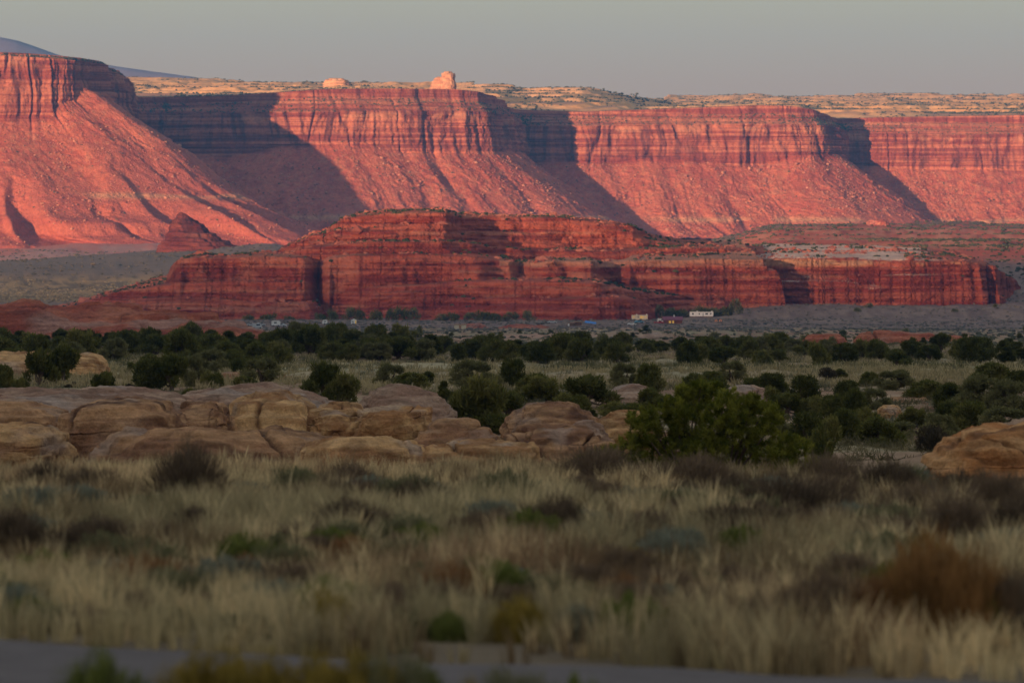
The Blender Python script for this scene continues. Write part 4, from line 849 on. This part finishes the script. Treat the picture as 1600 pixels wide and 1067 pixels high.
BR = [('black',125,792,112,50),('black',292,800,124,76),('black',505,800,142,44),('black',22,872,110,58),('black',150,872,150,48),('dull',340,726,120,20),('sage',384,784,70,24),('sage',660,790,76,36),('dull',790,800,90,50),
 ('black',868,838,120,56),('brown',930,760,150,44),('black',1000,740,110,26),('black',700,738,150,24),('brown',600,736,90,20),('sage',840,780,80,26),('brown',1090,766,130,44),('dull',1150,792,90,34),('black',1232,812,170,64),('brown',1300,770,120,46),('black',1388,775,110,46),
 ('brown',1438,812,150,56),('sage',1330,822,100,32),('black',1500,780,120,42),('brown',1560,812,120,62),('black',1590,850,110,60),('brown',1500,850,130,60),('black',1180,838,190,40),('brown',1400,850,120,40),('dull',1060,812,120,40),('brown',1010,835,110,34),
 ('dull',640,850,90,30),('brown',260,866,110,36),('rust',386,892,60,32),('dull',285,872,60,24),('rust',60,892,40,18),('gold',352,808,60,18),('rust',378,812,24,16),('gold',990,892,100,36),('rust',912,890,56,28),('rust',1300,902,140,28),('gold',1448,908,90,60),('rust',1325,835,120,20),
 ('sage',1480,905,80,30),('dull',560,900,50,22),('brown',622,868,46,26),('dull',820,870,60,24),('brown',1130,828,70,24),('rust',1098,898,30,16),('dull',480,930,90,36),('brown',740,935,70,44),('dull',860,940,90,34),('brown',1330,930,110,50),('sage',180,905,90,30),
 ('dull',70,985,110,38),('dull',260,990,90,36),('gold',512,1018,92,62),('gold',812,1020,100,62),('green',700,1006,80,40),('sage',1020,960,90,44),('green',985,1036,120,62),('sage',905,1025,80,52),('green',1250,1052,70,50),('brown',1290,1040,130,90),('orange',1470,1085,205,128),('rust',1370,1045,130,80),('green',1430,1120,110,76),('green',1540,1130,100,70),
 ('brown',1060,985,130,50),('sage',1590,965,60,60),('dull',620,1000,90,44),('brown',1580,1060,90,90),('brown',1180,1000,110,60),('dull',380,1002,100,34),('brown',1225,960,90,40)]
NEARB = [('gold',360,1155,150,115),('gold',490,1155,150,110),('dull',610,1150,150,110),('dull',800,1165,130,90),('green',900,1175,120,80),('green',150,1140,130,110),('green',215,1135,90,80),('gold',300,1150,130,110),('gold',420,1140,110,110),('gold',560,1150,160,110),('green',660,1140,130,90),('green',100,1150,80,70),('gold',735,1150,80,80)]
rb_ = np.random.default_rng(909)
for k in range(200):
    crest = k < 88
    if crest: u_ = rb_.uniform(540, 1620) if k % 3 else rb_.uniform(-40, 1620); y_ = rb_.uniform(752, 850); k_ = ['black', 'brown', 'brown', 'dull', 'brown', 'sage'][rb_.integers(6)]
    else: u_ = rb_.uniform(-40, 1640); y_ = rb_.uniform(850, 990); k_ = ['brown', 'dull', 'sage', 'dull', 'rust', 'brown', 'green'][rb_.integers(7)]
    w_ = rb_.uniform(50, 120)*(y_/850); BR.append((k_, u_, y_, w_, w_*rb_.uniform(.30, .42)))
allb = []
for k_, u_, y_, w_, h_ in BR:
    ds = np.linspace(43.5, 119, 400); pz = 340-ground_z(xat(u_, ds), ds, False)*FPX/ds; j = np.argmin(np.abs(pz-y_)) if y_ > 760 else None
    d = float(ds[j]) if j is not None else 119-(760-0)*0+(760-y_)*.12-5
    if y_ >= 1000: d = max(d, float(road_edge(xat(u_, 42))+.5))
    allb.append((k_, u_, y_, w_, h_, d))
for k_, u_, y_, w_, h_ in NEARB: allb.append((k_, u_, y_, w_, h_*1.02, 33.5))
bc = defaultdict(int); btot = defaultdict(int)
def bzone(u, y): 
    r = 'at the grass crest' if y < 800 else 'deep in straw grass' if y < 910 else 'in the nearest grass' if y < 1100 else 'on the near road verge'
    c_ = 'far left' if u < 250 else 'left' if u < 560 else 'centre' if u < 1000 else 'right' if u < 1350 else 'far right'
    return r, c_
for k_, u_, y_, w_, h_, d in allb: btot[(k_, *bzone(u_, y_))] += 1
for k_, u_, y_, w_, h_, d in sorted(allb, key=lambda b: b[1]):
    fo, st_, tall = SH[k_]; key = (k_, *bzone(u_, y_)); i = bc[key]; bc[key] += 1
    x = float(xat(u_, d)); z = float(ground_z(np.array([x]), np.array([d]))[0])-.03
    o = bpy.data.objects.new('shrub', None); COL.objects.link(o); sx = w_*d/FPX/2; o.location = (x, d, z); o.scale = (sx*1.25, sx*1.1, h_*1.12*d/FPX/tall); o.rotation_euler = (0, 0, u_*.37)
    for nm, me in (('foliage', fo), ('stems', st_)):
        c_ = bpy.data.objects.new(nm, me); COL.objects.link(c_); c_.parent = o
    lab = f"{SW[k_][0]} {key[1]}, {key[2]}" + (f", {ordn(i)} such from left" if btot[key] > 1 else '')
    tag(o, lab, 'shrub', 'shrubs in the foreground grass' if d > 40 else 'weeds on the near road verge')

def grass(name, n, per, dl, dh, h0, h1, w, seed, road=False):
    r = np.random.default_rng(seed)
    d = r.uniform(dl**1.5, dh**1.5, n)**(1/1.5); u = r.uniform(-420, 2020, n); x = xat(u, d)
    clump = fb2(x/1.3, d/3.2, 3, seed)*.9; brushy = sstep(70, 82, d)*sstep(.2, 1.6, x-.01*(d-80)); keep = (clump+r.uniform(-.6, .6, n)-.55*brushy-.35*sstep(0, .5, fb2(x/4, d/8, 2, 8)) > -.26) & (d > road_edge(x)+.3 if not road else np.ones(n, bool))
    if not road:
        for k_, u_, y_, w_, h_, ds in allb:
            keep &= ~((np.abs(x-xat(u_, ds)) < .42*w_*ds/FPX) & (d > ds-h_*.02-.3) & (d < ds+.3) & (r.uniform(0, 1, n) < .75))
    d, x, u = d[keep], x[keep], u[keep]; n = len(d); clump = clump[keep]
    star = (r.uniform(0, 1, n) < .07)*(d < 110); th = np.repeat(r.uniform(h0, h1, n)*(.75+.5*sstep(-.5, .6, clump))*(1+.12*star), per); X = np.repeat(x, per); Dd = np.repeat(d, per); N = len(X)
    rad_ = np.repeat(r.uniform(.03, .13, n), per); a = r.uniform(0, 6.283, N); q_ = np.sqrt(r.uniform(0, 1, N))*rad_
    bx_, by_ = X+np.cos(a)*q_, Dd+np.sin(a)*q_; bz_ = ground_z(bx_, by_)-.02
    L_ = th*r.uniform(.55, 1.15, N); lean = r.uniform(.05, .42, N)*L_; la = a+r.normal(size=N)*.6; lx, ly = np.cos(la)*lean, np.sin(la)*lean
    wd = w*r.uniform(.6, 1.5, N); fa = r.uniform(-.9, .9, N); wx, wy = np.cos(fa)*wd, np.sin(fa)*wd
    V = np.zeros((N, 6, 3), np.float32)
    for j, (t, ww) in enumerate(((0, 1), (.55, .8), (1, .15))):
        cx_, cy_, cz_ = bx_+lx*t**1.8, by_+ly*t**1.8, bz_+L_*t*(1-.12*t)
        V[:, 2*j] = np.stack([cx_-wx*ww, cy_-wy*ww, cz_], -1); V[:, 2*j+1] = np.stack([cx_+wx*ww, cy_+wy*ww, cz_], -1)
    F = np.array([(0, 1, 3, 2), (2, 3, 5, 4)])[None]+6*np.arange(N)[:, None, None]
    # each tussock keeps one tone; patches of straw, grey green and olive
    pt_ = fb2(x/2.2, d/7, 3, seed+5)+r.normal(size=n)*.28; pg = fb2(x/3.4+9, d/9, 3, seed+7)+r.normal(size=n)*.2
    pt_ = pt_+r.normal(size=n)*.4; tone = cmix((.20, .14, .08), (.86, .67, .38), sstep(-.6, .7, pt_)); tone = cmix(tone, (.38, .33, .19), sstep(.2, .7, pg)*.75); tone = cmix(tone, (.42, .26, .16), sstep(.2, .7, -pg)*.6)
    tone = cmix(tone, (.85, .68, .40), star*.6); C = np.repeat(np.repeat(tone, per, 0)*r.uniform(.75, 1.2, (N, 1)), 6, 0)
    o = mesh_np(name, V.reshape(-1, 3), F.reshape(-1, 4), M_grass, C); return tag(o, kind='stuff')
grass('grass', 27000, 20, 36, 124, .18, .50, .005, 301)
grass('verge_grass', 260, 12, 31, 33.6, .1, .3, .004, 303, road=True)
# straw coloured meadow grass and low sage between the rocks and the tree line
def tufts(name, n, d0, d1, s0, s1, c0, c1, seed, thr=-.1, hh=1.0, per=9, wf=.16, sp=.45):
    r = np.random.default_rng(seed); d = d0*(d1/d0)**r.uniform(0, 1, n); u = r.uniform(-90, 1690, n); x = xat(u, d)
    k = fb2(x/(d0*.012), d/(d0*.05), 4, seed)+r.uniform(-.5, .5, n) > thr; d, x = d[k], x[k]; n = len(d)
    X = np.repeat(x, per); Dd = np.repeat(d, per); N = n*per; s_ = np.repeat(r.uniform(s0, s1, n), per)
    P = np.stack([X+r.normal(size=N)*s_*.35, Dd+r.normal(size=N)*s_*.35, ground_z(X, Dd)-.02], -1)
    D = r.normal(size=(N, 3))*sp+np.array([0, 0, 1.0]); V, F = cards(P, D, s_*hh*r.uniform(.6, 1.2, N), s_*wf, seed=seed)
    C = np.repeat(np.repeat(cmix(c0, c1, r.uniform(0, 1, n)), per, 0), 4, 0)
    o = mesh_np(name, V, F, M_grass, C); return tag(o, kind='stuff')
tufts('meadow_grass', 26000, 330, 760, .22, .55, (.24, .20, .11), (.46, .38, .22), 311, -.35)
tufts('low_sage', 6500, 250, 1100, .3, .7, (.08, .09, .065), (.24, .23, .15), 312, -.05, .6, 26, .08, .8)
tufts('understory_brush', 3600, 134, 340, .35, .8, (.09, .085, .045), (.22, .19, .11), 314, -.1, .6, 44, .05, .9)
tufts('tree_line_brush', 7500, 480, 1150, .45, 1.05, (.075, .08, .04), (.20, .185, .10), 315, -.05, .75, 26, .07, .9)
tufts('rock_edge_grass', 5000, 128, 250, .1, .26, (.14, .12, .07), (.3, .25, .14), 313, -.2)

# ------------------------------------------------------------------ the camp under the butte
def boxes(name, B, mat, parent, **k):
    VV, FF = [], []
    for n_, (x0, x1, y0, y1, z0, z1) in enumerate(B):
        VV.append([(x, y, z) for x in (x0, x1) for y in (y0, y1) for z in (z0, z1)]); FF += [[8*n_+a for a in f] for f in ((0, 1, 3, 2), (4, 6, 7, 5), (0, 4, 5, 1), (2, 3, 7, 6), (0, 2, 6, 4), (1, 5, 7, 3))]
    return mesh_np(name, np.array(VV, float).reshape(-1, 3), np.array(FF), mat, parent=parent, smooth=False)
def prism(name, prof, y0, y1, mat, parent):
    """side profile (x,z) extruded along y"""
    bm = __import__('bmesh').new(); a = [bm.verts.new((x, y0, z)) for x, z in prof]; b = [bm.verts.new((x, y1, z)) for x, z in prof]
    bm.faces.new(a); bm.faces.new(b[::-1]); n_ = len(prof)
    for i in range(n_): bm.faces.new((a[i], b[i], b[(i+1) % n_], a[(i+1) % n_]))
    bm.normal_update(); __import__('bmesh').ops.recalc_face_normals(bm, faces=bm.faces)
    me = bpy.data.meshes.new(name); bm.to_mesh(me); bm.free(); me.materials.append(mat); o = bpy.data.objects.new(name, me); COL.objects.link(o); o.parent = parent; return o
def wheel(parent, x, y, r, mat):
    p = [(x+r*math.cos(t), r+r*math.sin(t)) for t in np.linspace(0, 2*math.pi, 14, endpoint=False)]; return prism('wheel', p, y, y+.22, mat, parent)
def root(nm, lab, cat, u, d, y=None, rz=0, grp=None, dz=0):
    o = bpy.data.objects.new(nm, None); COL.objects.link(o); d = float(d_for(u, y, 2000)) if y is not None else d; x = float(xat(u, d)); z = float(ground_z(np.array([x]), np.array([d]))[0])
    o.location = (x, d, z+dz); o.rotation_euler = (0, 0, rz); tag(o, lab, cat, grp); return o
def pmat(n_, c, **k): return mk_mat(n_, c, rough=k.pop('rough', .5), spec=.3, noise=[(1.2, .1)], **k)
W_ = pmat('white_paint', (.74, .74, .72)); CR = pmat('cream_paint', (.62, .55, .42)); DKG = pmat('dark_glass', (.02, .025, .03), rough=.2); YGLOW = mk_mat('yellow_glow', (.8, .5, .1), emit=(1, .62, .12, .12))  # yellow panes and doors carry a faint emission
PUR = pmat('purple_roof', (.20, .055, .09)); RDW = pmat('red_wood', (.22, .07, .05)); TNW = pmat('tan_wood', (.36, .20, .12)); BLU = pmat('blue_tarp', (.05, .22, .62)); ORG = pmat('orange_fabric', (.75, .28, .12)); TYR = pmat('tyre_rubber', (.02, .02, .02)); REDP_ = pmat('red_paint', (.38, .03, .03)); SIL = pmat('silver_paint', (.45, .47, .5)); DRK = pmat('dark_paint', (.05, .06, .08)); POL = pmat('pole_wood', (.2, .15, .12)); BRN = pmat('brown_wood', (.16, .09, .06))
YC = {'c': None}
def trailer(lab, u, d, y, L, body, lit):
    o = root('house_trailer', lab, 'trailer', u, d, y)
    boxes('body', [(-L/2, L/2, -1.3, 1.3, .45, 2.7)], body, o); boxes('roof', [(-L/2-.1, L/2+.1, -1.4, 1.4, 2.7, 2.86)], body, o); boxes('skirt', [(-L/2+.3, L/2-.3, -1.2, 1.2, 0, .45)], BRN, o)
    for i, (a, b, z0, z1) in enumerate([(-.40, -.33, 1.4, 2.2), (-.12, -.07, 1.4, 2.2), (.17, .27, 1.4, 2.2), (.36, .42, 1.5, 2.2)]):
        boxes('window', [(a*L, b*L, -1.34, -1.303, z0, z1)], YGLOW if (lit and i in (0, 2, 3)) else DKG, o)
    boxes('door', [(.04*L, .04*L+.8, -1.35, -1.303, .5, 2.4)], SIL if not lit else YGLOW, o)
    for q_ in (-.18, .44): boxes('roof_vent', [(q_*L-.3, q_*L+.3, -.3, .3, 2.86, 3.3)], W_, o)
    return o
trailer('long white house trailer with dark windows before the cottonwoods', 1096, 3040, 496, 12.6, W_, False)
trailer('cream house trailer with glowing yellow windows at the tip of the red toe', 999.5, 2965, None, 8.4, CR, True)
o = root('house', 'low dark red cabin with a purple roof and two lit yellow openings', 'house', 1051, 2920, 506)
boxes('wall', [(-4.6, 4.6, -2.6, 2.6, 0, 1.9)], RDW, o)
rf = bpy.data.objects.new('roof', bpy.data.meshes.new('roof')); rp = [(-3.2, 1.9), (0, 3.6), (3.2, 1.9)]
V = np.array([(x, y, z) for x in (-5, 5) for y, z in rp]+[(x, y, z-.12) for x in (-5, 5) for y, z in rp], float)
mesh_np('roof', V, np.array([(0, 3, 4, 1), (1, 4, 5, 2), (6, 7, 10, 9), (7, 8, 11, 10), (0, 1, 7, 6), (1, 2, 8, 7), (3, 9, 10, 4), (4, 10, 11, 5), (0, 6, 9, 3), (2, 5, 11, 8)]), PUR, parent=o, smooth=False)
boxes('chimney', [(.4, 1.0, -.3, .3, 3.2, 4.3)], W_, o); boxes('door', [(-.2, .6, -2.65, -2.602, 0, 1.6)], YGLOW, o); boxes('window', [(-1.9, -.9, -2.65, -2.602, .4, 1.5)], YGLOW, o)
for q_ in (-4.2, -2.6, 1.6, 3.9): boxes('porch_post', [(q_, q_+.16, -3.1, -2.94, 0, 1.9)], BRN, o)
def car(lab, u, d, y, kind, mat, rz=0, L=4.6, nm='parked_car', cat='car'):
    o = root(nm, lab, cat, u, d, y, rz, 'vehicles parked at the camp'); h = L/2
    prof = {'car': [(-h, .45), (-h, .95), (-h*.75, 1.05), (-h*.5, 1.5), (h*.3, 1.5), (h*.55, 1.05), (h, .9), (h, .45)],
            'van': [(-h, .4), (-h, 2.2), (-h*.95, 2.4), (h*.6, 2.4), (h*.8, 1.4), (h, 1.2), (h, .4)],
            'pickup': [(-h, .5), (-h, 1.1), (-h*.1, 1.1), (-h*.05, 1.75), (h*.4, 1.75), (h*.58, 1.15), (h, 1.05), (h, .5)],
            'camper': [(-h, .5), (-h, 2.3), (-h*.8, 2.65), (h*.7, 2.65), (h, 2.1), (h, .5)]}[kind]
    prism('body', prof, -.9, .9, mat, o)
    zt2 = {'car': (1.1, 1.4), 'van': (1.5, 2.1), 'pickup': (1.2, 1.65), 'camper': (1.5, 2.1)}[kind]; xw = {'car': (-h*.5, h*.3), 'van': (-h*.2, h*.55), 'pickup': (0, h*.4), 'camper': (-h*.4, h*.2)}[kind]
    boxes('side_window', [(xw[0], xw[1], -.93, -.902, *zt2)], DKG, o)
    for x in (-h*.62, h*.62): wheel(o, x, -.98, .34, TYR); wheel(o, x, .76, .34, TYR)
    return o
car('red pickup parked at the left end of the purple roofed cabin', 1029.5, 2915, 506, 'pickup', REDP_, L=5.0)
car('white van behind the red pickup beside the purple roofed cabin', 1034.5, 2925, 504.5, 'van', W_, L=4.4)
car('tiny white car alone on the flat under the cream trailer', 987, 2890, 508, 'car', W_, L=4.2)
car('small blue car between the glowing trailer and the cabin', 998.5, 2930, 505.5, 'car', pmat('blue_paint', (.12, .3, .42)), rz=.4)
car('dark hatchback with pale roof, leftmost of the camp vehicles', 392.5, 2860, 510.5, 'car', SIL)
car('silver van, lowest of the leftmost cluster of vehicles', 402, 2820, 513, 'van', SIL, L=4.6)
car('pale grey car just above the silver van', 407, 2880, 509.5, 'car', SIL, rz=.5)
car('boxy white camper van, brightest of the left vehicles', 431, 2880, 510, 'camper', W_, L=4.2, nm='camper_van', cat='camper van')
car('silver car nose to tail with the boxy white camper van', 440, 2872, 510.5, 'car', SIL, rz=-.3)
car('dark pickup below the cottonwoods left of the blue barrel', 592, 2840, 511, 'pickup', DRK)
car('small pale car parked against the red cliff foot left of the tan sheds', 863, 2950, 506.5, 'car', SIL)
o = root('camper', 'small white travel trailer under the cliff shadow, left of the gabled camper', 'travel trailer', 507.5, 2890, 507)
prism('body', [(-1.2, .45), (-1.25, 1.2), (-.9, 2.1), (.9, 2.3), (1.2, 1.8), (1.2, .45)], -1, 1, W_, o); boxes('window', [(-.3, .5, -1.04, -1.003, 1.2, 1.7)], DKG, o); wheel(o, 0, -1.08, .34, TYR); wheel(o, 0, .86, .34, TYR)
o = root('camper', 'white gabled camper with a yellow door by the grey trees', 'travel trailer', 553, 2900, 507.5)
prism('body', [(-1.4, .4), (-1.4, 2.0), (0, 2.8), (1.2, 2.1), (1.2, .4)], -1.1, 1.1, W_, o); boxes('door', [(.6, 1.15, -1.14, -1.103, .5, 2.0)], YGLOW, o); boxes('window', [(-.9, -.2, -1.14, -1.103, 1.1, 1.6)], DKG, o); wheel(o, -.4, -1.2, .34, TYR); wheel(o, -.4, .96, .34, TYR)
o = root('shed', 'cream box shed set against a small red rock', 'shed', 719, 2645, 515.5)
boxes('wall', [(-2.1, 2.1, -1.2, 1.2, 0, 1.7)], CR, o); prism('roof', [(-2.3, 1.7), (-2.3, 1.85), (2.3, 2.1), (2.3, 1.7)], -1.4, 1.4, TNW, o); boxes('door', [(-.4, .4, -1.24, -1.203, 0, 1.5)], TNW, o)
o = root('shed', 'low tan shed with an open front, next to the blue tarp', 'shed', 903, 2930, 508.5)
boxes('wall', [(-1.9, -1.7, -1, 1, 0, 1.6), (1.7, 1.9, -1, 1, 0, 1.6), (-1.7, 1.7, .8, 1, 0, 1.6)], TNW, o); prism('roof', [(-2.1, 1.6), (-2.1, 1.9), (2.1, 2.1), (2.1, 1.6)], -1.2, 1.2, TNW, o)
o = root('shed', 'low brown shed with a white door, leftmost of the shelters', 'shed', 892, 2925, 509)
boxes('wall', [(-1.8, 1.8, -1, 1, 0, 1.5)], BRN, o); prism('roof', [(-2, 1.5), (-2, 1.7), (2, 1.85), (2, 1.5)], -1.2, 1.2, TNW, o); boxes('door', [(-1.5, -.7, -1.04, -1.003, 0, 1.3)], W_, o)
o = root('tarp_shelter', 'bright blue tarp stretched over poles on the flat', 'tarp shelter', 922.5, 2925, 509)
V = np.array([(-2.8, -1.4, 1.2), (2.6, -1.4, .5), (2.9, 1.4, 1.3), (-2.3, 1.4, 2.2), (-2.8, -1.4, 1.16), (2.6, -1.4, .46), (2.9, 1.4, 1.26), (-2.3, 1.4, 2.16)], float)
mesh_np('tarp', V, np.array([(0, 1, 2, 3), (4, 7, 6, 5), (0, 4, 5, 1), (1, 5, 6, 2), (2, 6, 7, 3), (3, 7, 4, 0)]), BLU, parent=o, smooth=False)
for x, y, z in ((-2.7, -1.3, 1.1), (2.5, -1.3, .4), (2.8, 1.3, 1.2), (-2.2, 1.3, 2.1)): boxes('pole', [(x-.05, x+.05, y-.05, y+.05, 0, z)], POL, o)
for u, lab in ((1119, 'orange tent, left one of the pair below the long white trailer'), (1126, 'orange tent, right one of the pair below the long white trailer')):
    o = root('tent', lab, 'tent', u, 2960, 503, grp='orange tents')
    prism('canvas', [(-.75, 0), (-.55, .8), (0, 1.15), (.55, .8), (.75, 0)], -.9, .9, ORG, o); boxes('door_flap', [(-.2, .2, -.93, -.902, 0, .7)], TNW, o)
o = root('power_pole', 'thin wooden power pole left of the purple roofed cabin', 'pole', 1034, 2960, 501)
prism('mast', [(.12*math.cos(t), 0) if False else (-.13, 0) for t in ()] or [(-.13, 0), (-.08, 4.6), (.08, 4.6), (.13, 0)], -.12, .12, POL, o); boxes('crossarm', [(-.8, .8, -.07, .07, 4.0, 4.16)], POL, o)
o = root('barrel', 'small blue barrel standing on the sage flat', 'barrel', 626, 2780, 514.5)
mesh = [(.45*math.cos(t), .45*math.sin(t)) for t in np.linspace(0, 2*math.pi, 12, endpoint=False)]
BV = np.array([(a*s, b*s, z) for z, s in ((0, .9), (.1, 1), (.7, 1.05), (1.2, 1), (1.3, .9), (1.3, .02)) for a, b in mesh]); bo = mesh_np('drum', BV, grid_faces(6, 12, True), BLU, parent=o)
# ------------------------------------------------------------------ haze
def box_obj(name, lo, hi, mat):
    V = np.array([(x, y, z) for x in (lo[0], hi[0]) for y in (lo[1], hi[1]) for z in (lo[2], hi[2])])
    F = np.array([(0, 1, 3, 2), (4, 6, 7, 5), (0, 4, 5, 1), (2, 3, 7, 6), (0, 2, 6, 4), (1, 5, 7, 3)])
    return mesh_np(name, V, F, mat, smooth=False)
mh = bpy.data.materials.new('haze_air'); mh.use_nodes = True; nt = mh.node_tree; nt.nodes.clear()
ho = nt.nodes.new('ShaderNodeOutputMaterial'); hv = nt.nodes.new('ShaderNodeVolumePrincipled')
hv.inputs['Color'].default_value = (.10, .42, 1.0, 1); hv.inputs['Density'].default_value = 3.6e-5; hv.inputs['Anisotropy'].default_value = .0
nt.links.new(hv.outputs[0], ho.inputs['Volume'])
o = box_obj('haze', (-14600, -14600, -140), (14600, 14600, 470), mh); tag(o, kind='stuff')
